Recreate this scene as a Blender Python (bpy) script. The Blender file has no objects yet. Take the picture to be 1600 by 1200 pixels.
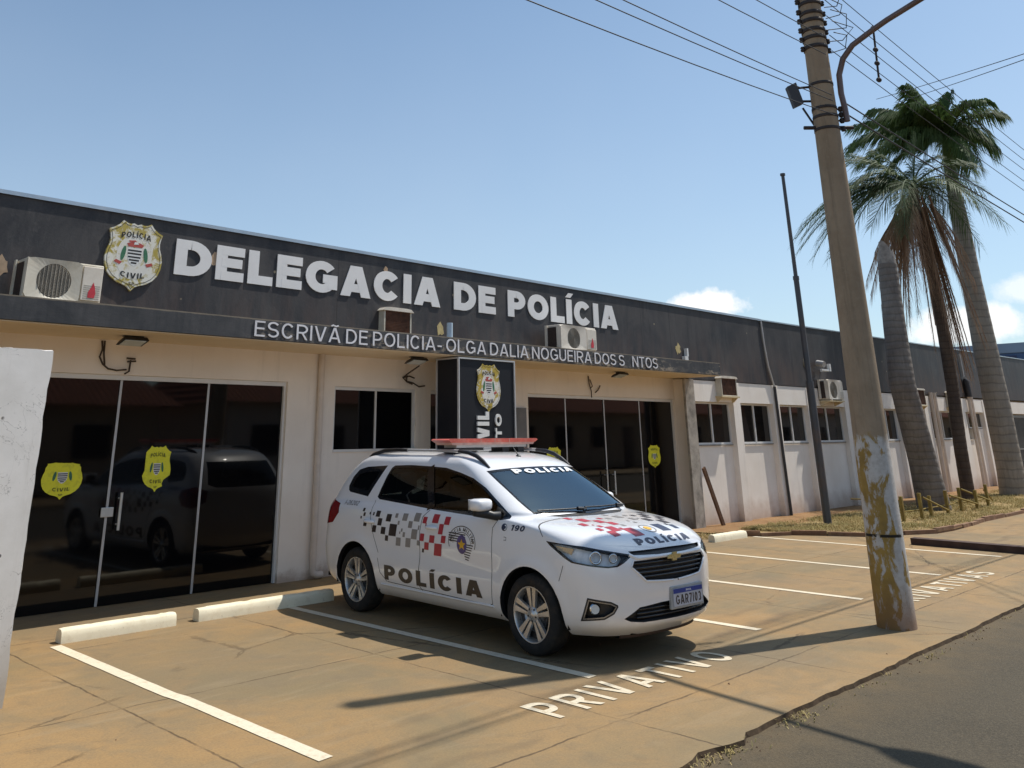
import bpy, bmesh, math, random
import numpy as np
from mathutils import Vector, Matrix
from mathutils.bvhtree import BVHTree

# ------------------------------------------------------------------ camera, sky, sun, exposure
scene = bpy.context.scene
COL = scene.collection
R = math.radians

def make_camera():
    yaw, pitch, roll = .774688, .328653, -.006439
    cy, sy, cp, sp = math.cos(yaw), math.sin(yaw), math.cos(pitch), math.sin(pitch)
    f = Vector((sy*cp, cy*cp, sp)); r = Vector((cy, -sy, 0)); u = r.cross(f)
    r2 = math.cos(roll)*r + math.sin(roll)*u
    u2 = -math.sin(roll)*r + math.cos(roll)*u
    cam = bpy.data.cameras.new('camera')
    cam.sensor_fit = 'HORIZONTAL'; cam.sensor_width = 36.0
    cam.lens = 1353.82*36/1600
    cam.shift_x = (800-727.31)/1600
    cam.shift_y = -(600-218.32)/1600
    cam.clip_start = .05; cam.clip_end = 6000
    o = bpy.data.objects.new('camera', cam); COL.objects.link(o)
    m = Matrix(((r2.x, u2.x, -f.x, 0), (r2.y, u2.y, -f.y, 0), (r2.z, u2.z, -f.z, 1.74), (0, 0, 0, 1)))
    o.matrix_world = m
    scene.camera = o
make_camera()

SUN_EL = math.atan(1/.57)
SUN_AZ = math.atan2(.952, -.306)
TO_SUN = Vector((.952*math.cos(SUN_EL), -.306*math.cos(SUN_EL), math.sin(SUN_EL)))
SKY_STRENGTH = .114
SUN_STRENGTH = 4.0
EXPOSURE = 0.26

def make_world():
    w = bpy.data.worlds.new('World'); scene.world = w; w.use_nodes = True
    nt = w.node_tree; nt.nodes.clear(); L = nt.links.new
    def nd(t, **k):
        n = nt.nodes.new(t)
        for a, b in k.items(): setattr(n, a, b)
        return n
    out = nd('ShaderNodeOutputWorld'); bg = nd('ShaderNodeBackground')
    sky = nd('ShaderNodeTexSky', sky_type='NISHITA', sun_disc=False, sun_elevation=SUN_EL, sun_rotation=SUN_AZ,
             altitude=500, air_density=1.0, dust_density=1.6, ozone_density=2.0)
    geo = nd('ShaderNodeTexCoord')
    sep = nd('ShaderNodeSeparateXYZ'); L(geo.outputs['Generated'], sep.inputs[0])
    def m(op, a, b=None, c=None):
        n = nd('ShaderNodeMath', operation=op)
        for i, v in enumerate((a, b, c)):
            if v is None: continue
            if isinstance(v, (int, float)): n.inputs[i].default_value = v
            else: L(v, n.inputs[i])
        return n.outputs[0]
    az = m('ARCTAN2', sep.outputs[0], sep.outputs[1])
    el = m('ARCSINE', sep.outputs[2])
    nz = nd('ShaderNodeTexNoise'); nz.inputs['Scale'].default_value = 26; nz.inputs['Detail'].default_value = 7
    nz.inputs['Roughness'].default_value = .62
    L(geo.outputs['Generated'], nz.inputs['Vector'])
    nz2 = nd('ShaderNodeTexNoise'); nz2.inputs['Scale'].default_value = 5; nz2.inputs['Detail'].default_value = 5
    L(geo.outputs['Generated'], nz2.inputs['Vector'])
    tot = None
    for (a0, e0, ra, re, k) in CLOUDS:
        da = m('DIVIDE', m('SUBTRACT', az, a0), ra)
        de = m('DIVIDE', m('SUBTRACT', el, e0), re)
        d = m('SQRT', m('ADD', m('MULTIPLY', da, da), m('MULTIPLY', de, de)))
        v = m('SUBTRACT', m('ADD', m('MULTIPLY', nz.outputs[0], 1.5), .25), d)
        mm = nd('ShaderNodeMapRange'); mm.inputs[1].default_value = 0; mm.inputs[2].default_value = .38
        mm.inputs[4].default_value = k
        L(v, mm.inputs[0])
        tot = mm.outputs[0] if tot is None else m('MAXIMUM', tot, mm.outputs[0])
    # thin milky veil towards the horizon
    veil = nd('ShaderNodeMapRange'); veil.inputs[1].default_value = .62; veil.inputs[2].default_value = .0
    veil.inputs[3].default_value = 0; veil.inputs[4].default_value = .38
    L(el, veil.inputs[0])
    veil2 = m('MULTIPLY', veil.outputs[0], m('ADD', .75, m('MULTIPLY', nz2.outputs[0], .5)))
    mx0 = nd('ShaderNodeMix', data_type='RGBA'); mx0.inputs[7].default_value = (5.6, 6.1, 6.8, 1)
    tint = nd('ShaderNodeVectorMath', operation='MULTIPLY'); tint.inputs[1].default_value = (.89, 1.03, 1.02); L(sky.outputs[0], tint.inputs[0])
    L(veil2, mx0.inputs[0]); L(tint.outputs[0], mx0.inputs[6])
    mx = nd('ShaderNodeMix', data_type='RGBA'); mx.inputs[7].default_value = (9.0, 8.7, 8.5, 1)
    L(tot, mx.inputs[0]); L(mx0.outputs[2], mx.inputs[6])
    L(mx.outputs[2], bg.inputs[0]); bg.inputs[1].default_value = SKY_STRENGTH
    L(bg.outputs[0], out.inputs[0])
# azimuth from +Y, elevation, half widths, density
CLOUDS = [(1.045, .135, .045, .018, .9), (.985, .115, .05, .010, .45), (1.29, .100, .06, .022, .75), (1.37, .13, .05, .02, .5)]
make_world()

def make_sun():
    s = bpy.data.lights.new('sun', 'SUN'); s.energy = SUN_STRENGTH; s.angle = R(.53); s.color = (1, .945, .86)
    o = bpy.data.objects.new('sun', s); COL.objects.link(o)
    o.rotation_euler = TO_SUN.to_track_quat('Z', 'Y').to_euler(); o.location = TO_SUN*60
make_sun()
vs = scene.view_settings
vs.view_transform = 'Standard'; vs.look = 'None'; vs.exposure = EXPOSURE; vs.gamma = 1; vs.use_curve_mapping = False
scene.cycles.max_bounces = 8
scene.cycles.transparent_max_bounces = 12
scene.cycles.use_adaptive_sampling = True
scene.cycles.use_denoising = True

# ------------------------------------------------------------------ helpers: materials
class NT:
    def __init__(s, name):
        s.mat = bpy.data.materials.new(name); s.mat.use_nodes = True
        s.nt = s.mat.node_tree; s.b = s.nt.nodes['Principled BSDF']; s.out = s.nt.nodes['Material Output']
    def n(s, t, **k):
        x = s.nt.nodes.new(t)
        for a, b in k.items(): setattr(x, a, b)
        return x
    def put(s, sock, v):
        if isinstance(v, (int, float)): sock.default_value = v
        elif isinstance(v, (tuple, list)):
            sock.default_value = (*v, 1) if len(v) == 3 and len(sock.default_value) == 4 else v
        else: s.nt.links.new(v, sock)
    def pos(s, sc=(1, 1, 1), obj=False):
        if obj: o = s.n('ShaderNodeTexCoord').outputs['Object']
        else: o = s.n('ShaderNodeNewGeometry').outputs['Position']
        if sc == (1, 1, 1): return o
        m = s.n('ShaderNodeVectorMath', operation='MULTIPLY'); s.put(m.inputs[0], o); m.inputs[1].default_value = sc
        return m.outputs[0]
    def xyz(s, v):
        x = s.n('ShaderNodeSeparateXYZ'); s.put(x.inputs[0], v); return x.outputs
    def noise(s, v, scale, detail=4, rough=.55, dist=0):
        x = s.n('ShaderNodeTexNoise'); s.put(x.inputs['Vector'], v); x.inputs['Scale'].default_value = scale
        x.inputs['Detail'].default_value = detail; x.inputs['Roughness'].default_value = rough
        x.inputs['Distortion'].default_value = dist
        return x.outputs[0]
    def voro(s, v, scale, feature='F1', out=0, rnd=1):
        x = s.n('ShaderNodeTexVoronoi', feature=feature); s.put(x.inputs['Vector'], v); x.inputs['Scale'].default_value = scale
        x.inputs['Randomness'].default_value = rnd
        return x.outputs[out]
    def math(s, op, a, b=None, c=None, clamp=False):
        x = s.n('ShaderNodeMath', operation=op, use_clamp=clamp)
        for i, v in enumerate((a, b, c)):
            if v is not None: s.put(x.inputs[i], v)
        return x.outputs[0]
    def step(s, v, a, b, lo=0., hi=1.):
        x = s.n('ShaderNodeMapRange'); s.put(x.inputs[0], v)
        x.inputs[1].default_value, x.inputs[2].default_value, x.inputs[3].default_value, x.inputs[4].default_value = a, b, lo, hi
        return x.outputs[0]
    def scale(s, c, k):
        x = s.n('ShaderNodeVectorMath', operation='MULTIPLY'); s.put(x.inputs[0], c); x.inputs[1].default_value = k
        return x.outputs[0]
    def mix(s, f, a, b):
        x = s.n('ShaderNodeMix', data_type='RGBA'); s.put(x.inputs[0], f); s.put(x.inputs[6], a); s.put(x.inputs[7], b)
        return x.outputs[2]
    def bump(s, h, strength=.3, dist=.01):
        x = s.n('ShaderNodeBump'); s.put(x.inputs['Height'], h); x.inputs['Strength'].default_value = strength
        x.inputs['Distance'].default_value = dist
        s.nt.links.new(x.outputs[0], s.b.inputs['Normal'])
    def set(s, col=None, rough=None, metal=None, spec=None, **k):
        if col is not None: s.put(s.b.inputs['Base Color'], col)
        if rough is not None: s.put(s.b.inputs['Roughness'], rough)
        if metal is not None: s.put(s.b.inputs['Metallic'], metal)
        if spec is not None: s.put(s.b.inputs['Specular IOR Level'], spec)
        for a, v in k.items(): s.put(s.b.inputs[a], v)
        return s

def simple(name, col, rough=.6, metal=0, spec=.5, var=.18, scale=6, bump=0, bscale=60, dirt=None, dirtamt=.35):
    """plain coloured material with uneven tone, a little grime and grain"""
    t = NT(name); p = t.pos()
    a = tuple(c*(1-var) for c in col); b = tuple(min(1, c*(1+var)) for c in col)
    c = t.mix(t.step(t.noise(p, scale, 5, .6), .3, .7), a, b)
    if dirt: c = t.mix(t.step(t.noise(p, scale*.6, 6, .7, .4), .48, .72, 0, dirtamt), c, dirt)
    t.set(c, t.step(t.noise(p, scale*2, 3), .3, .7, max(0, rough-.08), min(1, rough+.08)), metal, spec)
    if bump: t.bump(t.noise(p, bscale, 4), bump, .005)
    return t.mat

# ------------------------------------------------------------------ helpers: meshes and objects
def link(o): COL.objects.link(o); return o

def tag(o, label=None, cat=None, group=None, kind=None):
    if label: o['label'] = label
    if cat: o['category'] = cat
    if group: o['group'] = group
    if kind: o['kind'] = kind
    return o

def empty(name, loc, rotz=0, label=None, cat=None, group=None):
    o = link(bpy.data.objects.new(name, None)); o.location = loc; o.rotation_euler = (0, 0, rotz)
    o.empty_display_size = .2
    return tag(o, label, cat, group)

def copy_tree(o, parent=None):
    c = o.copy(); COL.objects.link(c)
    if parent is not None: c.parent = parent
    for ch in o.children: copy_tree(ch, c)
    return c

def dup(o, loc, rotz=None, label=None, scale=None):
    c = copy_tree(o); c.location = loc
    if rotz is not None: c.rotation_euler = (0, 0, rotz)
    if label: c['label'] = label
    if scale: c.scale = scale
    return c

class MB:
    def __init__(s): s.v = []; s.f = []; s.m = []; s.sm = []
    def add(s, vs, fs, mi=0, smooth=False):
        o = len(s.v); s.v += [tuple(v) for v in vs]
        for f in fs: s.f.append([i+o for i in f]); s.m.append(mi); s.sm.append(smooth)
        return s
    def box(s, x0, x1, y0, y1, z0, z1, mi=0, bev=0):
        if bev <= 0:
            v = [(x, y, z) for z in (z0, z1) for y in (y0, y1) for x in (x0, x1)]
            return s.add(v, [(0, 2, 3, 1), (4, 5, 7, 6), (0, 1, 5, 4), (2, 6, 7, 3), (0, 4, 6, 2), (1, 3, 7, 5)], mi)
        bm = bmesh.new(); bmesh.ops.create_cube(bm, size=1)
        for v in bm.verts: v.co = ((x0+x1)/2+v.co.x*(x1-x0), (y0+y1)/2+v.co.y*(y1-y0), (z0+z1)/2+v.co.z*(z1-z0))
        bmesh.ops.bevel(bm, geom=bm.edges[:], offset=bev, segments=2, affect='EDGES', profile=.5)
        return s.addbm(bm, mi)
    def addbm(s, bm, mi=0, smooth=False):
        bm.verts.index_update()
        s.add([v.co[:] for v in bm.verts], [[v.index for v in f.verts] for f in bm.faces], mi, smooth); bm.free(); return s
    def hexa(s, p, mi=0):
        """8 points: bottom quad then top quad, both counter-clockwise from above"""
        return s.add(p, [(3, 2, 1, 0), (4, 5, 6, 7), (0, 1, 5, 4), (1, 2, 6, 5), (2, 3, 7, 6), (3, 0, 4, 7)], mi)
    def tube(s, pts, r, n=8, mi=0, caps=True, smooth=True):
        pts = [Vector(p) for p in pts]; k = len(pts)
        rr = r if isinstance(r, (list, tuple)) else [r]*k
        t0 = (pts[1]-pts[0]).normalized(); up = Vector((0, 0, 1)) if abs(t0.z) < .9 else Vector((1, 0, 0))
        a = t0.cross(up).normalized(); rings = []
        for i, p in enumerate(pts):
            t = (pts[min(i+1, k-1)]-pts[max(i-1, 0)]).normalized()
            a = (a-t*a.dot(t)).normalized(); b = t.cross(a)
            rings.append([p+(a*math.cos(2*math.pi*j/n)+b*math.sin(2*math.pi*j/n))*rr[i] for j in range(n)])
        v = [q for ring in rings for q in ring]; f = []
        for i in range(k-1):
            for j in range(n):
                f.append((i*n+j, i*n+(j+1) % n, (i+1)*n+(j+1) % n, (i+1)*n+j))
        s.add(v, f, mi, smooth)
        if caps: s.add(rings[0], [list(range(n))[::-1]], mi); s.add(rings[-1], [list(range(n))], mi)
        return s
    def lathe(s, prof, c, axis='z', n=32, mi=0, smooth=True, close=False):
        """profile of (radius, height) spun about an axis through c"""
        v = []; k = len(prof)
        for i in range(n):
            a = 2*math.pi*i/n; ca, sa = math.cos(a), math.sin(a)
            for r, h in prof:
                if axis == 'z': q = (r*ca, r*sa, h)
                elif axis == 'x': q = (h, r*ca, r*sa)
                else: q = (r*sa, h, r*ca)
                v.append((q[0]+c[0], q[1]+c[1], q[2]+c[2]))
        f = []
        for i in range(n):
            j = (i+1) % n
            for q in range(k-1): f.append((i*k+q, j*k+q, j*k+q+1, i*k+q+1))
        return s.add(v, f, mi, smooth)
    def poly(s, pts, T, d0, d1, mi=0):
        """convex-ish outline in (a, b) extruded from depth d0 to d1 through T(a, b, d)"""
        n = len(pts)
        v = [T(a, b, d0) for a, b in pts]+[T(a, b, d1) for a, b in pts]
        f = [list(range(n))[::-1], list(range(n, 2*n))]+[(i, (i+1) % n, n+(i+1) % n, n+i) for i in range(n)]
        return s.add(v, f, mi)
    def build(s, name, mats, parent=None, loc=None, fix=True):
        me = bpy.data.meshes.new(name)
        off = Vector(parent.location) if parent is not None and fix else (Vector(loc) if loc is not None else Vector((0, 0, 0)))
        if parent is not None and parent.parent is not None and fix: off = off+Vector(parent.parent.location)
        me.from_pydata([tuple(Vector(v)-off) for v in s.v], [], s.f)
        for m in (mats if isinstance(mats, (list, tuple)) else [mats]): me.materials.append(m)
        me.polygons.foreach_set('material_index', s.m); me.polygons.foreach_set('use_smooth', s.sm)
        me.update()
        bm = bmesh.new(); bm.from_mesh(me); bmesh.ops.recalc_face_normals(bm, faces=bm.faces[:]); bm.to_mesh(me); bm.free()
        o = link(bpy.data.objects.new(name, me))
        if parent is not None: o.parent = parent
        elif loc is not None: o.location = loc
        return o

# ------------------------------------------------------------------ stroke lettering
def arc(cx, cy, rx, ry, a0, a1, n=14):
    return [(cx+rx*math.cos(R(a0+(a1-a0)*i/n)), cy+ry*math.sin(R(a0+(a1-a0)*i/n))) for i in range(n+1)]

def glyph(ch, w, k=1.0):
    """strokes of one capital or digit of cap height 1 with stroke weight w; returns width, polylines, slanted bars"""
    h = w/2; P = []; D = []
    W = {'I': w, 'L': .56, 'E': .6, 'M': .86, 'O': .82, 'G': .8, 'C': .76, 'D': .74, 'P': .66, 'R': .7, 'A': .8, 'V': .76,
         'T': .66, 'S': .68, 'N': .74, 'U': .72, '-': .34, '.': w, ' ': .3, '1': .38, '0': .6, '9': .6, '7': .58, '3': .6,
         '2': .6, '6': .6}.get(ch, .7)*k if ch not in 'I.' else w
    if ch == 'I': P.append([(h, 0), (h, 1)])
    elif ch == 'L': P += [[(h, 0), (h, 1)], [(h, h), (W, h)]]
    elif ch == 'E': P += [[(h, 0), (h, 1)], [(h, 1-h), (W, 1-h)], [(h, .52), (W*.93, .52)], [(h, h), (W, h)]]
    elif ch == 'T': P += [[(W/2, 0), (W/2, 1)], [(0, 1-h), (W, 1-h)]]
    elif ch == 'D':
        P += [[(h, 0), (h, 1)], [(h, 1-h), (W*.42, 1-h)]+arc(W*.42, .5, W*.58-h, .5-h, 90, -90)+[(h, h)]]
    elif ch in 'PR':
        yb = .43 if ch == 'P' else .46; ry = (1-h-yb)/2
        P += [[(h, 0), (h, 1)], [(h, 1-h), (W*.5, 1-h)]+arc(W*.5, 1-h-ry, W*.5-h, ry, 90, -90)+[(h, yb)]]
        if ch == 'R': D.append((W-w*.6, 0, W*.5, yb))
    elif ch == 'O' or ch == '0': P.append(arc(W/2, .5, W/2-h, .5-h, 0, 360, 28))
    elif ch == 'C': P.append(arc(W/2, .5, W/2-h, .5-h, 38, 322, 24))
    elif ch == 'G':
        P += [arc(W/2, .5, W/2-h, .5-h, 38, 325, 24), [(W*.54, .45), (W-h*.6, .45)], [(W-h, .13), (W-h, .45+h)]]
    elif ch == 'U': P.append([(h, 1)]+arc(W/2, W/2, W/2-h, W/2-h, 180, 360, 14)+[(W-h, 1)])
    elif ch == 'S':
        ru = (1-w)/4
        P.append(arc(W/2, 1-h-ru, W/2-h, ru, 25, 270, 16)+arc(W/2, h+ru, W/2-h, ru, 90, -155, 16)[1:])
    elif ch == '3':
        ru = (1-w)/4
        P += [arc(W/2, 1-h-ru, W/2-h, ru, 150, -90, 16), arc(W/2, h+ru, W/2-h, ru, 90, -150, 16)]
    elif ch == 'A':
        e = w*.52; D += [(e, 0, W/2-e*.25, 1), (W-e, 0, W/2+e*.25, 1)]; P.append([(W*.22, .28), (W*.78, .28)])
    elif ch == 'V': e = w*.52; D += [(e, 1, W/2-e*.25, 0), (W-e, 1, W/2+e*.25, 0)]
    elif ch == 'N': P += [[(h, 0), (h, 1)], [(W-h, 0), (W-h, 1)]]; D.append((h, 1, W-h, 0))
    elif ch == 'M': P += [[(h, 0), (h, 1)], [(W-h, 0), (W-h, 1)]]; D += [(h, 1, W/2, .15), (W-h, 1, W/2, .15)]
    elif ch == '-': P.append([(0, .36), (W, .36)])
    elif ch == '.': P.append([(h, 0), (h, w)])
    elif ch == '1': P += [[(W-h, 0), (W-h, 1)]]; D.append((W-w, .98, w*.4, .74))
    elif ch == '7': P.append([(0, 1-h), (W, 1-h)]); D.append((W-w*.6, .98-h, W*.36, 0))
    elif ch == '9':
        P += [arc(W/2, .66, W/2-h, .34-h, 0, 360, 22), [(W-h, .66)]+arc(W/2, .42, W/2-h, .42-h, 0, -140, 12)]
    elif ch == '6':
        P += [arc(W/2, .34, W/2-h, .34-h, 0, 360, 22), [(h, .34)]+arc(W/2, .58, W/2-h, .42-h, 180, 40, 12)]
    elif ch == '2':
        P += [arc(W/2, .7, W/2-h, .3-h, 165, -35, 14), [(0, h), (W, h)]]; D.append((W-w*.75, .56, w*.7, h))
    return W, P, D

ACC = {'Í': ('I', "'"), 'Ã': ('A', '~')}

def ribbon(pts, w, step=None):
    """flat strip along a polyline -> quads (list of 4 points)"""
    if step:
        q = [pts[0]]
        for a, b in zip(pts, pts[1:]):
            d = math.dist(a, b); n = max(1, math.ceil(d/step))
            q += [(a[0]+(b[0]-a[0])*i/n, a[1]+(b[1]-a[1])*i/n) for i in range(1, n+1)]
        pts = q
    n = len(pts); closed = math.dist(pts[0], pts[-1]) < 1e-6 and n > 3
    L = []; Rr = []
    for i, p in enumerate(pts):
        a = pts[i-1] if i else (pts[-2] if closed else p); b = pts[i+1] if i < n-1 else (pts[1] if closed else p)
        t1 = Vector((p[0]-a[0], p[1]-a[1])); t2 = Vector((b[0]-p[0], b[1]-p[1]))
        if t1.length < 1e-9: t1 = t2
        if t2.length < 1e-9: t2 = t1
        t1.normalize(); t2.normalize(); t = (t1+t2)
        t = t.normalized() if t.length > 1e-6 else t1
        m = w/2/max(.5, t.dot(t1)); nx, ny = -t.y*m, t.x*m
        L.append((p[0]+nx, p[1]+ny)); Rr.append((p[0]-nx, p[1]-ny))
    return [(Rr[i], Rr[i+1], L[i+1], L[i]) for i in range(n-1)]

def bar(d, w, step=None):
    x0, y0, x1, y1 = d; n = 1 if not step else max(1, math.ceil(abs(y1-y0)/step)); q = []; e = w*.54
    if y0 > y1: x0, y0, x1, y1 = x1, y1, x0, y0
    for i in range(n):
        a = i/n; b = (i+1)/n
        xa, ya, xb, yb = x0+(x1-x0)*a, y0+(y1-y0)*a, x0+(x1-x0)*b, y0+(y1-y0)*b
        q.append(((xa-e, ya), (xa+e, ya), (xb+e, yb), (xb-e, yb)))
    return q

def letter_quads(ch, w, k=1.0, step=None):
    """list of strokes; each stroke is a list of quads in cap-height units, plus the advance width"""
    acc = None
    if ch in ACC: ch, acc = ACC[ch]
    W, P, D = glyph(ch, w, k)
    S = [ribbon(p, w, step) for p in P]+[bar(d, w, step) for d in D]
    if acc == "'": S.append(bar((W/2-w*.12, 1.07, W/2+w*.42, 1.07+max(.16, w*.7)), w*.8))
    if acc == '~': S.append(ribbon([(W*.2, 1.1), (W*.35, 1.17), (W*.62, 1.1), (W*.8, 1.17)], w*.8))
    return W, S

def text_layout(txt, w, k=1.0, gap=.14, step=None, space=None):
    """strokes of a whole line in cap-height units; returns total width and [(char, [stroke quads])]"""
    x = 0; out = []
    for ch in txt:
        if ch in ' _': x += (.86 if ch == '_' else (space if space is not None else .34)); continue
        W, S = letter_quads(ch, w, k, step)
        out.append((ch, [[tuple((px+x, py) for px, py in q) for q in s] for s in S])); x += W+gap
    return x-gap, out

def add_letter(mb, strokes, sx, sy, ox, oy, T, d0, d1, mi=0):
    for i, s in enumerate(strokes):
        e = i*.0004
        for q in s: mb.poly([(ox+a*sx, oy+b*sy) for a, b in q], T, d0, d1+e, mi)
# ------------------------------------------------------------------ ground, road, paving
def m_paving():
    t = NT('red_dusted_concrete'); p = t.pos(); X = t.xyz(p)
    big = t.noise(p, .55, 6, .62, .6); mid = t.noise(p, 2.1, 7, .68, .8); fine = t.noise(p, 62, 6, .75)
    c = t.mix(t.step(big, .36, .64), (.255, .205, .118), (.40, .265, .122))
    c = t.mix(t.step(mid, .46, .66, 0, .6), c, (.235, .195, .132))
    c = t.mix(t.step(t.noise(p, 1.1, 6, .7, 1.2), .50, .72, 0, .65), c, (.40, .252, .110))
    c = t.mix(t.step(t.noise(p, 5.5, 6, .75, .5), .54, .76, 0, .45), c, (.17, .125, .08))
    c = t.mix(t.step(t.noise(p, .33, 5, .6, .3), .48, .64, 0, .5), c, (.215, .185, .135))
    c = t.mix(t.step(fine, .42, .66, 0, .5), c, (.19, .14, .085)); c = t.mix(t.step(t.voro(p, 70, 'F1', 0), .05, .22, .4, 0), c, (.46, .36, .24))
    # pale scuffs left by tyres and old cement patches
    q = t.pos((.5, 2.6, 1)); c = t.mix(t.step(t.noise(q, 1.6, 6, .7, .8), .54, .74, 0, .32), c, (.40, .33, .225))
    # dark tyre sweeps running across the mouth of the bays
    wob = t.math('MULTIPLY', t.math('SUBTRACT', t.noise(p, .8, 4, .6), .5), .5)
    for y0, wd, k in ((4.55, .1, .4), (4.95, .07, .3), (4.15, .06, .25)):
        v = t.math('ADD', t.math('SUBTRACT', X[1], t.math('MULTIPLY', X[0], .05)), t.math('MULTIPLY', wob, 1.2))
        d = t.math('ABSOLUTE', t.math('SUBTRACT', v, y0-.2))
        f = t.math('MULTIPLY', t.step(d, wd, wd*.3, 0, k), t.step(t.noise(p, 1.3, 3), .42, .6))
        c = t.mix(f, c, (.14, .10, .065))
    # casting joints (one way every 2.17 m, one at y = 6.5) and wandering cracks
    wb = t.math('MULTIPLY', t.math('SUBTRACT', t.noise(p, 2.6, 4, .7), .5), .07)
    gx = t.math('ABSOLUTE', t.math('SUBTRACT', t.math('MODULO', t.math('ADD', t.math('ADD', X[0], wb), 63.115), 2.17), 1.085))
    gy = t.math('ABSOLUTE', t.math('SUBTRACT', t.math('MODULO', t.math('ADD', t.math('ADD', X[1], wb), 48.325), 2.55), 1.275))
    wsel = t.noise(p, 1.7, 4, .7)
    j = t.math('MAXIMUM', t.step(gx, .012, .004), t.step(gy, .012, .004))
    j = t.math('MULTIPLY', j, t.step(wsel, .4, .55, .25, .95))
    cr = t.voro(t.math('ADD', p, 0) if False else t.pos((1, 1, 0)), .42, 'DISTANCE_TO_EDGE', 0)
    crk = t.math('ADD', cr, t.math('MULTIPLY', t.math('SUBTRACT', t.noise(p, 4, 5, .7), .5), .05))
    ck = t.math('MULTIPLY', t.step(t.math('ABSOLUTE', crk), .006, .001), t.step(t.noise(p, .6, 3), .5, .62, 0, .8))
    ln = t.math('MAXIMUM', j, ck)
    c = t.mix(t.math('MULTIPLY', ln, .85), c, (.075, .05, .03))
    # oil drips in the bays
    oil = t.math('MULTIPLY', t.step(t.voro(t.pos((1, 1, 0)), 1.3, 'F1', 0), .16, .05), t.step(t.noise(p, 9, 4, .7), .45, .65, 0, .55))
    c = t.mix(oil, c, (.06, .045, .035))
    c = t.scale(c, (.87, .81, .725))
    t.set(c, t.step(mid, .3, .7, .72, .92), 0, .35)
    t.bump(t.math('SUBTRACT', t.math('ADD', t.math('MULTIPLY', fine, .5), t.math('MULTIPLY', mid, .6)), t.math('MULTIPLY', ln, 1.2)), .35, .008)
    return t.mat

def m_asphalt():
    t = NT('worn_asphalt'); p = t.pos()
    n1 = t.noise(p, .7, 5, .6); n2 = t.noise(p, 85, 5, .8); n3 = t.voro(p, 55, 'F1', 0); n4 = t.noise(p, 3.2, 6, .7)
    c = t.mix(t.step(n1, .35, .65), (.046, .040, .031), (.066, .056, .042))
    c = t.mix(t.step(n2, .45, .62, 0, .85), c, (.115, .097, .073))
    c = t.mix(t.step(n3, .1, .35, .55, 0), c, (.030, .027, .024))
    c = t.mix(t.step(n4, .55, .75, 0, .4), c, (.085, .066, .045))
    X = t.xyz(p)
    c = t.mix(t.math('MULTIPLY', t.step(X[1], 2.55, 3.25, 0, .75), t.step(n4, .35, .6, .3, 1)), c, (.135, .10, .06))
    c = t.scale(c, (1.0, .95, .80))
    t.set(c, .86, 0, .3); t.bump(t.math('ADD', n2, t.math('MULTIPLY', n3, -.8)), .55, .006)
    return t.mat

def m_dirt():
    t = NT('red_earth'); p = t.pos()
    c = t.mix(t.step(t.noise(p, 1.4, 6, .65), .35, .65), (.30, .175, .085), (.22, .125, .06))
    c = t.mix(t.step(t.noise(p, 7, 6, .75), .5, .75, 0, .7), c, (.38, .27, .14))
    c = t.mix(t.step(t.noise(p, 45, 4, .7), .5, .75, 0, .5), c, (.16, .10, .05))
    t.set(c, .95, 0, .15); t.bump(t.noise(p, 22, 6, .7), .8, .02)
    return t.mat

def m_paint(name, col, wear=.5):
    t = NT(name); p = t.pos()
    a = t.step(t.noise(p, 14, 6, .75), .52, .66, 0, wear); b = t.step(t.noise(p, 75, 4, .7), .5, .72, 0, wear*.7)
    c = t.mix(t.noise(p, 3, 4), tuple(v*.86 for v in col), col)
    c = t.mix(t.math('MAXIMUM', a, b), c, (.40, .29, .165))
    t.set(c, .75, 0, .35); return t.mat

M_PAVING = m_paving(); M_ASPHALT = m_asphalt(); M_DIRT = m_dirt()
M_SLABEDGE = simple('shadow_dark_slab_edge', (.085, .058, .036), .95, 0, .2, .4, 14, .6, 40)  # slab side coloured dark to stand for the shadow gap above the road
M_WORD = m_paint('worn_word_paint', (.72, .63, .47), .7)
M_LINE = m_paint('cream_road_paint', (.77, .67, .50), .45)

def paving_edge(x, rnd):
    if x < 5.75: return 3.235+.035*math.sin(x*9)+.03*math.sin(x*23)+.03*(rnd.random()-.5)
    return 3.262+.010*math.sin(x*3.1)+.018*(rnd.random()-.5)

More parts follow.
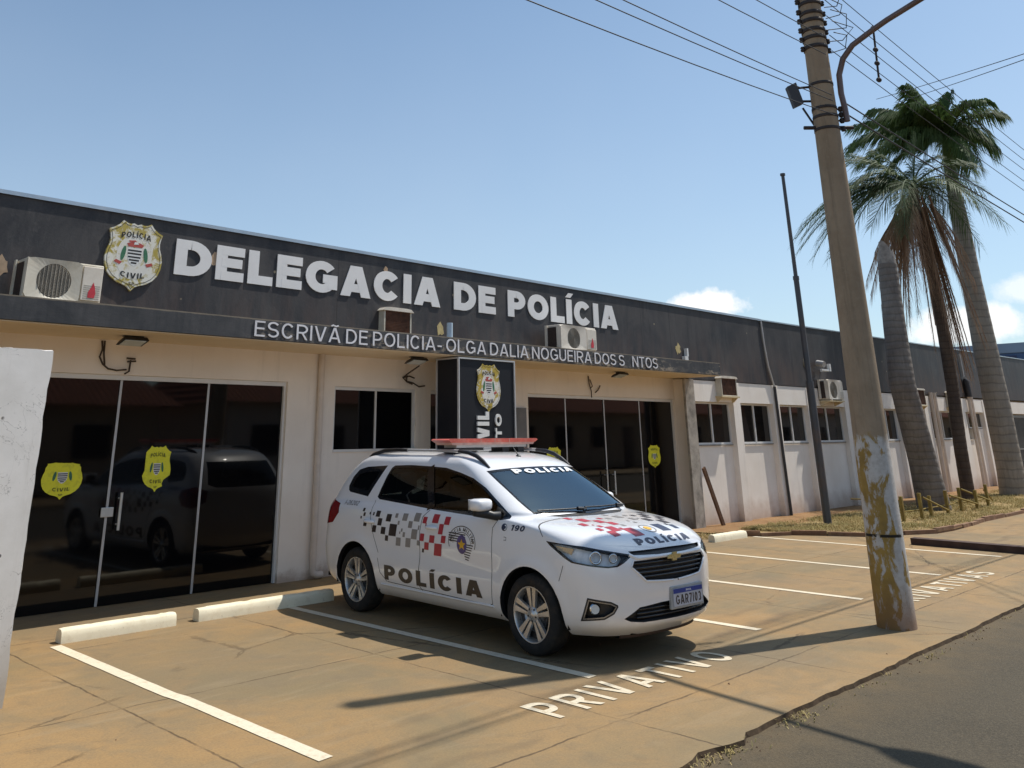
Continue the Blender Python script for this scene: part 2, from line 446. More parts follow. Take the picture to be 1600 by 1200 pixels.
def build_ground():
    g = MB()   # one sheet to the horizon
    g.add([(-900, -900, -.16), (900, -900, -.16), (900, 900, -.16), (-900, 900, -.16)], [(0, 1, 2, 3)])
    tag(g.build('ground', M_DIRT), kind='structure')
    r = MB(); n = 60
    r.add([(-120, -4.6, -.03), (160, -4.6, -.03), (160, 3.6, -.03), (-120, 3.6, -.03)], [(0, 1, 2, 3)])
    tag(r.build('road', M_ASPHALT), kind='structure')
    f = MB(); f.box(-120, 160, -7.4, -4.6, -.3, .06); tag(f.build('pavement', M_PAVING), kind='structure')
    # forecourt slab with its broken street edge
    rnd = random.Random(4); xs = [-14]+[-6+.13*i for i in range(int(60/.13))]+[80]
    top = []; low = []
    for x in xs:
        y = paving_edge(x, rnd)
        top.append((x, y, 0)); low.append((x, y-.012-.02*rnd.random(), -.12))
    k = len(xs); p = MB()
    p.add(top+[(x, 11.5, 0) for x in xs], [(i, i+1, k+i+1, k+i) for i in range(k-1)])
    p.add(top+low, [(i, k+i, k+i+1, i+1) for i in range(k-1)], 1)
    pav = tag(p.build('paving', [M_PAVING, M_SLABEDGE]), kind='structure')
    # parking lines, on the slab
    for x, y0, y1, w in ((3.42, 4.72, 8.74, .105), (5.88, 4.72, 8.9, .10), (8.29, 4.63, 8.9, .10), (10.52, 4.6, 8.9, .10),
                         (12.92, 4.58, 8.9, .10), (15.38, 4.55, 8.5, .10)):
        m = MB(); n = 26
        L = [(x+.0015*math.sin(i*1.9+x), y0+(y1-y0)*i/n+(0 if 0 < i < n else .012*math.sin(x*7)), .004) for i in range(n+1)]
        Rr = [(x+w+.0015*math.sin(i*2.3+x*2), y0+(y1-y0)*i/n, .004) for i in range(n+1)]
        if x < 4:   # the near line breaks at the casting joint
            for A in (L, Rr):
                for i in range(n+1):
                    if A[i][1] > 6.5: A[i] = (A[i][0]-.02, A[i][1], .004)
        m.add(L+Rr, [(i, n+1+i, n+2+i, i+1) for i in range(n)])
        m.build('parking_line', M_LINE, pav)
    # stencilled words on the slab, read from the street
    def word(txt, x0, x1, y0, y1, w, name, tilt=0):
        tw, lay = text_layout(txt, w, 1.0, .3); m = MB()
        sx = (x1-x0)/tw; sy = y1-y0
        r2 = random.Random(len(txt))
        for ci, (ch, st) in enumerate(lay):
            dy = .015*(r2.random()-.5); sk = .03*(r2.random()-.5)
            for i, s in enumerate(st):
                for q in s:
                    m.add([(x0+a*sx+sk*b, y0+dy+b*sy, .0045+i*.0005) for a, b in q], [(0, 1, 2, 3)])
        m.build(name, M_WORD, pav)
    word('PRIVATIVO', 4.98, 7.24, 4.245, 4.60, .17, 'painted_lettering')
    word('PRIVATIVAS', 10.52, 13.62, 4.11, 4.44, .17, 'painted_lettering')
build_ground()

def m_grass():
    t = NT('dry_grass'); p = t.pos()
    c = t.mix(t.step(t.noise(p, 2.4, 5, .7), .38, .64), (.40, .30, .13), (.27, .235, .085))
    c = t.mix(t.step(t.noise(p, 18, 4), .5, .7, 0, .6), c, (.52, .42, .22))
    t.set(c, .85, 0, .2); return t.mat
M_GRASS = m_grass()
def m_straw():
    t = NT('straw_covered_soil'); p = t.pos()
    c = t.mix(t.step(t.noise(p, 1.7, 6, .7), .36, .62), (.34, .245, .11), (.25, .16, .075)); c = t.mix(t.step(t.noise(p, 30, 5, .75), .45, .7), c, (.47, .37, .18))
    c = t.mix(t.step(t.noise(p, 5, 5, .7), .58, .72, 0, .6), c, (.15, .11, .05)); t.set(c, .95, 0, .15); t.bump(t.noise(p, 30, 6, .75), .9, .03); return t.mat
M_STRAW = m_straw()
M_KERB = simple('red_stained_kerb', (.22, .125, .075), .9, 0, .3, .35, 5, .4, 40, (.35, .25, .16), .6)

BED = [(15.3, 8.75), (15.55, 8.42), (16.1, 8.12), (16.42, 7.6), (16.72, 7.03), (17.1, 6.82), (17.46, 6.66), (18.1, 6.32), (18.84, 6.27),
       (20, 6.33), (21.1, 6.41), (23.8, 6.39), (30, 6.4), (60, 6.4)]

def build_bed():
    p = MB(); rnd = random.Random(2)
    n = len(BED)
    pts = [(x, y, .035) for x, y in BED]; back = [(x, 8.98+.12*math.sin(x*1.7) if x < 19 else 9.1+.15*math.sin(x), .02) for x, y in BED]
    p.add(pts+back, [(i, i+1, n+i+1, n+i) for i in range(n-1)])
    d = MB(); d.add(back+[(x, 10.2, .012) for x, y in BED], [(i, i+1, n+i+1, n+i) for i in range(n-1)]); tag(d.build('dirt_path', M_DIRT), kind='structure')
    tag(p.build('verge_soil', M_STRAW), kind='structure')
    k = MB()
    for (x0, y0), (x1, y1) in zip(BED, BED[1:]):
        seg = max(1, int(math.dist((x0, y0), (x1, y1))/.55))
        for i in range(seg):
            a, b = i/seg, (i+1)/seg
            ax, ay, bx, by = x0+(x1-x0)*a, y0+(y1-y0)*a, x0+(x1-x0)*b, y0+(y1-y0)*b
            d = Vector((bx-ax, by-ay)).normalized(); nx, ny = -d.y*.07, d.x*.07
            j = .03*(rnd.random()-.5); h = .055+.035*rnd.random()
            g = .006
            k.hexa([(ax+d.x*g+j, ay+d.y*g+j, -.02), (bx-d.x*g+j, by-d.y*g+j, -.02), (bx-d.x*g+nx+j, by-d.y*g+ny+j, -.02), (ax+d.x*g+nx+j, ay+d.y*g+ny+j, -.02),
                    (ax+d.x*g+j, ay+d.y*g+j, h), (bx-d.x*g+j, by-d.y*g+j, h), (bx-d.x*g+nx+j, by-d.y*g+ny+j, h), (ax+d.x*g+nx+j, ay+d.y*g+ny+j, h)])
    tag(k.build('kerb', M_KERB), kind='structure')
    g = MB()
    def blades(x, y, z, h, nb):
        for _ in range(nb):
            a = rnd.random()*6.28; l = h*(.6+1.6*rnd.random()); w = .0022+.0028*rnd.random(); o = .09*rnd.random()
            bx, by = x+o*math.cos(a*3), y+o*math.sin(a*3)
            dx, dy = math.cos(a)*l*1.1, math.sin(a)*l*1.1; px, py = -math.sin(a)*w, math.cos(a)*w
            g.add([(bx-px, by-py, z), (bx+px, by+py, z), (bx+dx*.45+px*.7, by+dy*.45+py*.7, z+l*.6), (bx+dx*.45-px*.7, by+dy*.45-py*.7, z+l*.6), (bx+dx, by+dy, z+l*.55)],
                  [(0, 1, 2, 3), (3, 2, 4)])
    def edge_y(x):
        for (x0, y0), (x1, y1) in zip(BED, BED[1:]):
            if x0 <= x <= x1: return y0+(y1-y0)*(x-x0)/(x1-x0)
        return 6.4
    for _ in range(9000):
        x = 16.2+18*rnd.random()**1.5; y = edge_y(x)+.12+(2.55+.012*x)*rnd.random()
        if y > 9.15: continue
        if math.sin(x*2.1+1)*math.sin(y*2.7)+rnd.random()*1.2 < .15: continue
        blades(x, y, .03, .02+.035*rnd.random(), 8)
    tag(g.build('dry_grass', M_GRASS), kind='stuff')
    # crumbs, weeds and dry leaves caught along the broken slab edge
    g = MB()
    for _ in range(190):
        x = 4.2+(2.2*rnd.random() if rnd.random() < .45 else 8*rnd.random()**1.3); y = 3.235-.10*rnd.random()**2
        if math.sin(x*5.3)+rnd.random() < .2: continue
        blades(x, y, -.03, .008+.016*rnd.random(), 4)
    for _ in range(60):
        x = 14.1+3*rnd.random(); blades(x, 3.15+.12*rnd.random(), -.05, .05+.08*rnd.random(), 9)
    for _ in range(140):
        x = 13.5+2*rnd.random(); blades(x, 8.9+.5*rnd.random(), 0, .04, 4)
    tag(g.build('kerbside_weeds', M_GRASS), kind='stuff')
    s = MB()
    for _ in range(260):
        u = rnd.random()
        if u < .55: x, y, z = 4.0+8*rnd.random(), 3.22-.16*rnd.random()**2, -.03
        elif u < .8: x, y, z = 1+12*rnd.random(), 3.4+6*rnd.random(), 0
        else: x, y, z = 13.2+4*rnd.random(), 8.6+1.1*rnd.random(), .01
        r = .003+.009*rnd.random()**4
        s.add([(x+r, y, z), (x-r*.6, y+r, z), (x-r*.7, y-r, z), (x, y, z+r)], [(0, 1, 3), (1, 2, 3), (2, 0, 3)])
    tag(s.build('gravel_crumbs', M_KERB), kind='stuff')
build_bed()
# ------------------------------------------------------------------ the police station
def m_blackwall():
    t = NT('black_painted_wall'); p = t.pos(); X = t.xyz(p)
    st = t.noise(t.pos((3.2, 3.2, .8)), 1, 8, .7); blot = t.noise(p, .9, 8, .68, .6)
    c = t.mix(t.step(blot, .38, .62), (.022, .022, .026), (.058, .055, .056))
    c = t.mix(t.step(st, .48, .68, 0, .6), c, (.080, .076, .074))
    c = t.mix(t.step(t.noise(t.pos((5.5, 5.5, .7)), 1, 7, .7), .55, .7, 0, .7), c, (.016, .016, .020))
    c = t.mix(t.step(t.noise(p, 6, 7, .75), .6, .78, 0, .5), c, (.11, .10, .095))
    for sx in (-.9, 1.9, 7.2, 14.5, 15.5, 17.25, 23.1, 25.6, 28.3, 31.0):
        c = t.mix(t.step(t.math('ABSOLUTE', t.math('SUBTRACT', X[0], sx)), .014, .004, 0, .55), c, (.012, .012, .014))
    # red-brown wash above the canopy
    low = t.math('MULTIPLY', t.step(X[2], 3.75, 3.1), t.step(t.noise(t.pos((5, 5, 1)), 1, 6, .7), .38, .66))
    c = t.mix(t.math('MULTIPLY', low, .6), c, (.105, .068, .055))
    # flaked spots
    sp = t.math('MULTIPLY', t.step(t.voro(p, 3.1, 'F1', 0), .085, .05), t.step(t.noise(p, 1.7, 4, .7), .52, .58))
    c = t.mix(sp, c, (.42, .34, .22))
    t.set(c, t.step(blot, .3, .7, .5, .72), 0, .4); t.bump(t.noise(p, 30, 5), .25, .006)
    return t.mat

def m_fascia():
    t = NT('weathered_grey_fascia'); p = t.pos(); X = t.xyz(p)
    blot = t.noise(p, 2.3, 6, .65, .4); st = t.noise(t.pos((16, 16, 1.4)), 1, 5, .65)
    c = t.mix(t.step(blot, .35, .65), (.040, .043, .048), (.075, .075, .078))
    c = t.mix(t.step(st, .48, .72, 0, .6), c, (.028, .032, .038))
    pe = t.noise(t.pos((1.6, 1.6, 5)), 2.2, 7, .78, .3)
    reg = t.math('MULTIPLY', t.step(X[0], 5.2, 6.2), t.step(t.noise(p, .9, 3), .40, .56, .15, 1))
    f = t.math('MULTIPLY', t.step(t.math('ADD', pe, t.step(X[2], 2.98, 2.86, -.03, .05)), .535, .575), reg)
    c = t.mix(f, c, t.mix(t.step(t.noise(p, 12, 5), .4, .6), (.36, .30, .22), (.20, .17, .14)))
    c = t.mix(t.step(t.math('ADD', X[2], t.math('MULTIPLY', t.noise(p, 8, 4), .02)), 3.062, 3.07), c, (.20, .17, .13))
    t.set(c, .75, 0, .35); t.bump(t.math('ADD', pe, blot), .3, .01)
    return t.mat

def m_wallpaint(name, a, b, dirtz=.35, dirt=(.33, .19, .10)):
    t = NT(name); p = t.pos(); X = t.xyz(p)
    c = t.mix(t.step(t.noise(p, 1.1, 5, .6), .35, .65), a, b)
    c = t.mix(t.step(t.noise(t.pos((6, 6, .5)), 1, 6, .7), .56, .78, 0, .3), c, tuple(v*.6 for v in a))
    h = t.math('ADD', X[2], t.math('MULTIPLY', t.math('SUBTRACT', t.noise(p, 2.8, 6, .7), .5), .55))
    if dirtz > .05: c = t.mix(t.math('MULTIPLY', t.step(h, dirtz, .02), .62), c, dirt)
    c = t.mix(t.step(t.noise(p, 7, 7, .75), .64, .75, 0, .35), c, (.45, .37, .28))
    t.set(c, .78, 0, .3); t.bump(t.noise(p, 55, 5), .18, .004)
    return t.mat

M_BLACK = m_blackwall(); M_FASCIA = m_fascia()
M_PORCH = m_wallpaint('cream_porch_wall', (.78, .70, .61), (.86, .78, .69), .16)
M_WHITE = m_wallpaint('white_wing_wall', (.80, .73, .65), (.88, .82, .75), .46)
M_SOFFIT = m_wallpaint('cream_soffit', (.70, .56, .38), (.78, .64, .46), .01)
M_COPING = simple('galvanised_coping', (.42, .47, .52), .38, .7, .5, .12, 3)
M_COLUMN = simple('grey_stone_strip', (.30, .27, .235), .85, 0, .3, .4, 5, .5, 30, (.5, .45, .38), .8)
M_ALU = simple('grey_aluminium', (.52, .51, .50), .42, .35, .5, .06, 4)
M_FRAME = simple('white_aluminium_frame', (.70, .69, .67), .45, 0, .5, .06, 4)
M_STEEL = simple('brushed_steel', (.60, .60, .58), .4, .45, .5, .08, 6)
M_PIPE = simple('cream_painted_pipe', (.62, .53, .45), .6, 0, .4, .1, 5)
M_DKPIPE = simple('dark_conduit', (.045, .043, .045), .6, 0, .4, .2, 5)
M_ROOF = simple('roof_sheet', (.34, .36, .38), .5, .4, .5, .15, 2)
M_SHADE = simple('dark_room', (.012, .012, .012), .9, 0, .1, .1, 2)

def m_glass_dark():
    t = NT('dark_tinted_glass'); p = t.pos()
    t.set((.0035, .0035, .0042), t.step(t.noise(p, 1.5, 4), .3, .7, .02, .06), 0, .40)
    t.b.inputs['IOR'].default_value = 1.52
    x = t.noise(p, .9, 2); t.bump(x, .035, .02)
    return t.mat
M_DGLASS = m_glass_dark()

YF, YP, YR, YC = 9.93, 10.27, 10.05, 9.2    # pilaster face, porch wall, wing wall recess, canopy front
ZS, ZC, ZT = 2.83, 3.07, 4.245
XW = 16.06                                   # right end of canopy and porch

def build_station():
    b = empty('police_station', (9, YP, 0), 0, 'long single-storey police station with black parapet over white walls', 'building')
    P = lambda name, mb, m, par=None: mb.build(name, m, par or b)
    # porch wall round its openings
    m = MB(); y1 = YP+.24
    op = [(2.55, 6.70, 0, 2.43), (7.47, 8.98, 1.53, 2.40), (9.27, 10.45, 0, 2.40), (11.5, 15.98, 0, 2.41)]
    x = -4.0
    for a, c, z0, z1 in op:
        m.box(x, a, YP, y1, 0, 2.9)
        m.box(a, c, YP, y1, z1, 2.9)
        if z0 > 0: m.box(a, c, YP, y1, 0, z0)
        x = c
    m.box(x, 15.989, YP, y1, 0, 2.9)
    P('porch_wall', m, M_PORCH)
    m = MB(); m.box(15.99, 16.20, YF+.02, y1, 0, 2.805); P('corner_pier', m, M_PORCH)
    m = MB(); m.box(15.83, 16.17, YF-.03, YF+.018, 0, 2.80); P('stone_strip', m, M_COLUMN)
    # wing wall: low wall, lintel band, last blank bay
    m = MB(); xe = 35.6
    m.box(16.201, 33.6, YR, YR+.2, 0, 1.50); m.box(33.6, xe, YR, YR+.2, 0, 1.84)
    m.box(16.201, 42.5, YF+.015, YR+.2, 2.37, 2.79)
    P('wing_wall', m, M_WHITE)
    sill = MB(); sill.box(16.205, 33.5, YR-.03, YR-.008, 1.503, 1.525); P('sill_band', sill, M_COLUMN)
    pil = [(17.74, 18.04), (19.53, 19.83), (21.28, 21.56), (23.38, 23.72), (25.2, 25.5), (27.0, 27.35), (29.05, 29.5), (31.9, 32.7), (34.6, 34.95), (35.6, 36.0)]
    for a, c in pil:
        m = MB(); m.box(a, c, YF, YR+.1, 0, 2.369); m.box(a, c, YF, YF+.014, 2.3691, 2.79); P('pilaster', m, M_WHITE)
    # ribbon windows of the wing
    edges = [(16.215, 17.735, 1.53), (18.045, 19.525, 1.53), (19.835, 21.275, 1.53), (21.565, 23.375, 1.53), (23.725, 25.18, 1.53), (25.53, 26.98, 1.53),
             (27.38, 29.03, 1.53), (29.53, 31.88, 1.53), (33.2, 34.58, 1.86)]
    for a, c, z0 in edges:
        fr = MB(); y = YR-.005; w = .035
        fr.box(a, c, y, y+.05, 2.33, 2.365); fr.box(a, c, y, y+.05, z0-.003, z0+w)
        fr.box(a, a+w, y, y+.05, z0+w, 2.33); fr.box(c-w, c, y, y+.05, z0+w, 2.33); fr.box((a+c)/2-.018, (a+c)/2+.018, y-.01, y+.05, z0+w, 2.33)
        f = P('window', fr, M_FRAME)
        g = MB(); g.box(a+w, (a+c)/2-.018, y+.02, y+.028, z0+w, 2.33); g.box((a+c)/2+.018, c-w, y+.03, y+.038, z0+w, 2.33)
        P('pane', g, M_DGLASS, f)
    # parapet in two castings; the far one climbs slightly
    m = MB(); m.box(-4, 16.055, YF, YF+.2, 2.96, ZT); m.box(16.0551, 19.36, YF, YF+.2, 2.803, ZT); P('parapet', m, M_BLACK)
    m = MB(); z0, z1 = 2.80, 2.87
    m.hexa([(19.375, YF, 2.80), (44, YF, z1), (44, YF+.2, z1), (19.375, YF+.2, 2.80), (19.375, YF, 4.235), (44, YF, 4.47), (44, YF+.2, 4.47), (19.375, YF+.2, 4.235)])
    P('parapet', m, M_BLACK)
    m = MB(); m.box(-4, 19.37, YF-.025, YF+.24, ZT+.003, ZT+.032); m.box(-4, 19.37, YF-.025, YF-.021, ZT-.012, ZT+.003)
    m.hexa([(19.37, YF-.025, 4.24), (44, YF-.025, 4.474), (44, YF+.24, 4.474), (19.37, YF+.24, 4.24), (19.37, YF-.025, 4.27), (44, YF-.025, 4.504), (44, YF+.24, 4.504), (19.37, YF+.24, 4.27)])
    P('coping', m, M_COPING)
    # canopy slab and its painted underside
    m = MB(); m.box(-4, XW, YC, YF-.003, ZS+.004, ZC); m.box(-4, XW-.02, YF-.0025, YP+.1, ZS+.004, 2.95)
    P('canopy', m, M_FASCIA)
    m = MB(); m.box(-4, XW-.025, YC+.03, YP+.05, ZS-.012, ZS); P('soffit', m, M_SOFFIT)
    # roof and the rest of the block
    m = MB(); m.add([(-4, YF+.2, 3.9), (44, YF+.2, 4.1), (44, 26, 4.0), (-4, 26, 3.8)], [(0, 1, 2, 3)]); P('roof', m, M_ROOF)
    m = MB(); m.box(-4.2, -4, YF, 26, 0, 4.1); m.box(-4, 44, 26, 26.2, 0, 4.1); m.box(44, 44.2, YF+.2, 26, 0, 4.1); P('rear_wall', m, M_WHITE)
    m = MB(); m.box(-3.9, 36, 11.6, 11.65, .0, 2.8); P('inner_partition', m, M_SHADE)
    # full-height tinted glass fronts
    def front(a, c, ztop, bars, name='glass_door', left=True):
        y = YP+.07; fr = MB()
        fr.box(a, c, y-.03, y+.05, ztop-.055, ztop-.001)
        fr.box(c-.03, c-.001, y-.03, y+.05, .004, ztop-.055)
        if left: fr.box(a+.001, a+.03, y-.03, y+.05, .004, ztop-.055)
        d = P(name, fr, M_FRAME)
        xs = [a+.03]+bars+[c-.03]
        for i, (p, q) in enumerate(zip(xs, xs[1:])):
            g = MB(); yy = y+.006*(i % 2); g.box(p+.002, q-.002, yy, yy+.01, .006, ztop-.056); P('pane', g, M_DGLASS, d)
        for p in bars:
            g = MB(); g.box(p-.014, p+.014, y-.008, y-.001, .006, ztop-.057); P('mullion', g, M_ALU, d)
        return d, y
    d, y = front(2.55, 6.70, 2.43, [3.34, 4.46, 5.58])
    def handle(d, x, y, z0, z1):
        h = MB(); h.tube([(x, y-.07, z0), (x, y-.07, z1)], .016, 10)
        h.tube([(x, y-.07, z0+.06), (x, y-.001, z0+.06)], .01, 8); h.tube([(x, y-.07, z1-.06), (x, y-.001, z1-.06)], .01, 8)
        P('handle', h, M_STEEL, d)
    handle(d, 4.585, y, .76, 1.15)
    lk = MB(); lk.box(4.39, 4.53, y-.03, y-.009, .9, 1.0, 0, .006); P('lock', lk, M_STEEL, d)
    d, y = front(11.5, 15.98, 2.41, [12.56, 13.69, 14.82])
    handle(d, 13.60, y, .7, 1.1); handle(d, 13.83, y, .7, 1.1)
    front(9.27, 10.45, 2.40, [9.86])
    fr = MB(); a, c, z0, z1, y = 7.47, 8.98, 1.53, 2.40, YP+.03
    fr.box(a, c, y, y+.05, z1-.045, z1-.001); fr.box(a, c, y-.05, y+.05, z0+.001, z0+.035)
    fr.box(a, a+.035, y, y+.05, z0+.035, z1-.045); fr.box(c-.05, c, y, y+.05, z0+.035, z1-.045); fr.box(8.21, 8.235, y-.01, y+.03, z0+.035, z1-.045)
    w = P('window', fr, M_FRAME)
    g = MB(); g.box(a+.035, 8.21, y+.01, y+.018, z0+.035, z1-.045); g.box(8.235, c-.05, y+.02, y+.028, z0+.035, z1-.045); P('pane', g, M_DGLASS, w)
    lk = MB(); lk.box(c-.045, c-.01, y-.02, y-.001, 1.9, 2.0, 0, .005); P('latch', lk, M_FRAME, w)
    # pipes fixed to the walls
    m = MB(); m.tube([(7.20, YP-.05, 2.815), (7.20, YP-.05, .12), (7.205, YP-.06, .07), (7.24, YP-.08, .05), (7.32, YP-.08, .05)], .045, 10); P('downpipe', m, M_PIPE)
    m = MB(); m.tube([(19.33, YF-.03, 4.22), (19.36, YF-.03, 3.7), (19.44, YF-.03, 3.2), (19.58, YF-.03, 2.85), (19.62, YF-.03, 2.75)], .022, 8)
    P('conduit', m, M_ALU)
    m = MB(); m.tube([(19.62, YF-.035, 2.76), (19.66, YF-.035, 1.4), (19.72, YF-.035, .02)], .033, 8); P('conduit', m, M_DKPIPE)
    for x in (29.62, 29.95):
        m = MB(); m.tube([(x, YF-.04, 2.9), (x, YF-.04, .05)], .06, 8); P('downpipe', m, M_PIPE)
    m = MB(); m.tube([(33.0, YF-.05, 4.25), (33.02, YF-.05, 3.5)], .03, 8); P('conduit', m, M_ALU)
    m = MB(); m.tube([(33.02, YF-.07, 3.45), (33.05, YF-.09, 3.35), (33.08, YF-.09, 2.85)], [.04, .11, .09], 10); P('rain_head', m, M_DKPIPE)
    for x in (33.1, 33.38):
        m = MB(); m.tube([(x, YF-.05, 2.85), (x, YF-.05, .05)], .05, 8); P('downpipe', m, M_PIPE)
    # bare plaster patches and cut pipe stubs over the canopy
    def patch(x, z, r, sd, mt):
        rnd = random.Random(sd); m = MB(); T = lambda u, v, d: (x+u, YF-d, z+v)
        pts = [(r*(.55+.6*rnd.random())*math.cos(a*.5236), r*1.25*(.55+.6*rnd.random())*math.sin(a*.5236)) for a in range(12)]
        n = len(pts); m.add([T(0, 0, .003)]+[T(u, v, .003) for u, v in pts], [(0, 1+i, 1+(i+1) % n) for i in range(n)])
        P('bare_patch', m, mt)
    mp = simple('bare_plaster', (.50, .40, .20), .9, 0, .2, .2, 12); mp2 = simple('brown_plaster', (.42, .30, .20), .9, 0, .2, .2, 12)
    patch(15.75, 3.38, .10, 1, mp); patch(5.32, 3.86, .09, 2, mp2); patch(2.83, 3.46, .10, 3, mp2); patch(9.15, 3.28, .09, 4, mp); patch(8.05, 4.06, .05, 7, mp2)
    m = MB(); m.box(15.86, 15.98, YF-.08, YF-.004, 3.14, 3.24); m.box(15.95, 16.0, YF-.08, YF-.004, 3.24, 3.40); P('pipe_stub', m, M_FRAME)
    m = MB(); m.tube([(8.90, 9.45, 3.05), (8.90, 9.45, 3.31)], .045, 10); P('pipe_stub', m, simple('pale_blue_pipe', (.45, .56, .66), .5))
    # grey board beside the right-hand glass front
    m = MB(); m.box(11.0, 11.42, YP-.03, YP-.004, .3, 2.17); P('grey_board', m, simple('grey_board', (.16, .155, .15), .7))
    return b
build_station()

# ------------------------------------------------------------------ raised lettering on the facade
def facade_sign(name, txt, x0, x1, zb, zh, y, w, k, gap, mat, depth, label, skip=(), space=None):
    root = empty(name, (x0, y, zb), 0, label, 'sign')
    tw, lay = text_layout(txt, w, k, gap, None, space); sx = (x1-x0)/tw
    for ch, st in lay:
        m = MB(); add_letter(m, st, sx, zh, x0, zb, lambda a, b, d: (a, y-d, b), .002, depth)
        m.build('letter', mat, root)
    return root
M_LETTER = simple('white_letter_sheet', (.76, .75, .74), .55, 0, .45, .04, 3, 0, 60, (.5, .46, .4), .15)
M_LETTER2 = simple('pale_letter_sheet', (.70, .69, .71), .55, 0, .45, .06, 9, 0, 60, (.35, .3, .25), .25)
facade_sign('lettering_sign', 'DELEGACIA DE POLÍCIA', 4.76, 13.72, 3.605, .435, YF-.001, .265, 1.13, .105, M_LETTER, .014,
            'big bold white letters DELEGACIA DE POLÍCIA on the black parapet', space=.40)
facade_sign('lettering_sign', 'ESCRIVÃ DE POLICIA- OLGA DALIA NOGUEIRA DOS S_NTOS', 5.49, 13.86, 2.862, .182, YC-.001, .112, 1.0, .17, M_LETTER2, .012,
            'thin white letters of a long name along the canopy edge', space=.22)
# ------------------------------------------------------------------ shields
def m_mottled(name, a, b, cut=.5, sc=9):
    t = NT(name); p = t.pos()
    c = t.mix(t.step(t.noise(p, sc, 5, .65, .6), cut-.05, cut+.05), a, b)
    c = t.mix(t.step(t.noise(p, sc*4, 4, .7), .6, .7, 0, .5), c, tuple(v*.45 for v in b))
    t.set(c, .5, 0, .4); return t.mat
M_SHW = m_mottled('white_gold_shield', (.72, .70, .62), (.42, .33, .07), .51, 8)
M_SHW2 = m_mottled('gold_white_shield', (.70, .68, .62), (.45, .33, .05), .48, 9)
M_SHY = m_mottled('yellow_sticker', (.78, .74, .035), (.66, .63, .04), .55, 12)
M_SHFIELD = m_mottled('worn_shield_field', (.70, .68, .62), (.50, .42, .18), .60, 11)
M_RED = simple('emblem_red', (.42, .075, .06), .5, 0, .4, .2, 30)
M_GREEN = simple('emblem_green', (.045, .16, .085), .5, 0, .4, .2, 30)
M_INK = simple('emblem_black', (.025, .025, .025), .5, 0, .4, .2, 30)
M_EWHITE = simple('emblem_white', (.72, .72, .70), .5, 0, .4, .05, 30)
M_OLIVE = simple('emblem_olive', (.13, .14, .02), .5, 0, .4, .2, 30)

HALF = [(0, .455), (.06, .475), (.12, .462), (.18, .47), (.245, .50), (.30, .44), (.385, .385), (.47, .355), (.445, .29), (.43, .22), (.44, .14), (.475, .06),
        (.50, -.05), (.485, -.16), (.44, -.26), (.36, -.34), (.25, -.40), (.12, -.435), (.06, -.46), (0, -.52)]
def shield_outline(k=1.0, cut=None):
    p = HALF+[(-x, y) for x, y in HALF[-2:0:-1]]
    p = [(x*k, y*k) for x, y in p]
    if cut: p = cut(p)
    return p

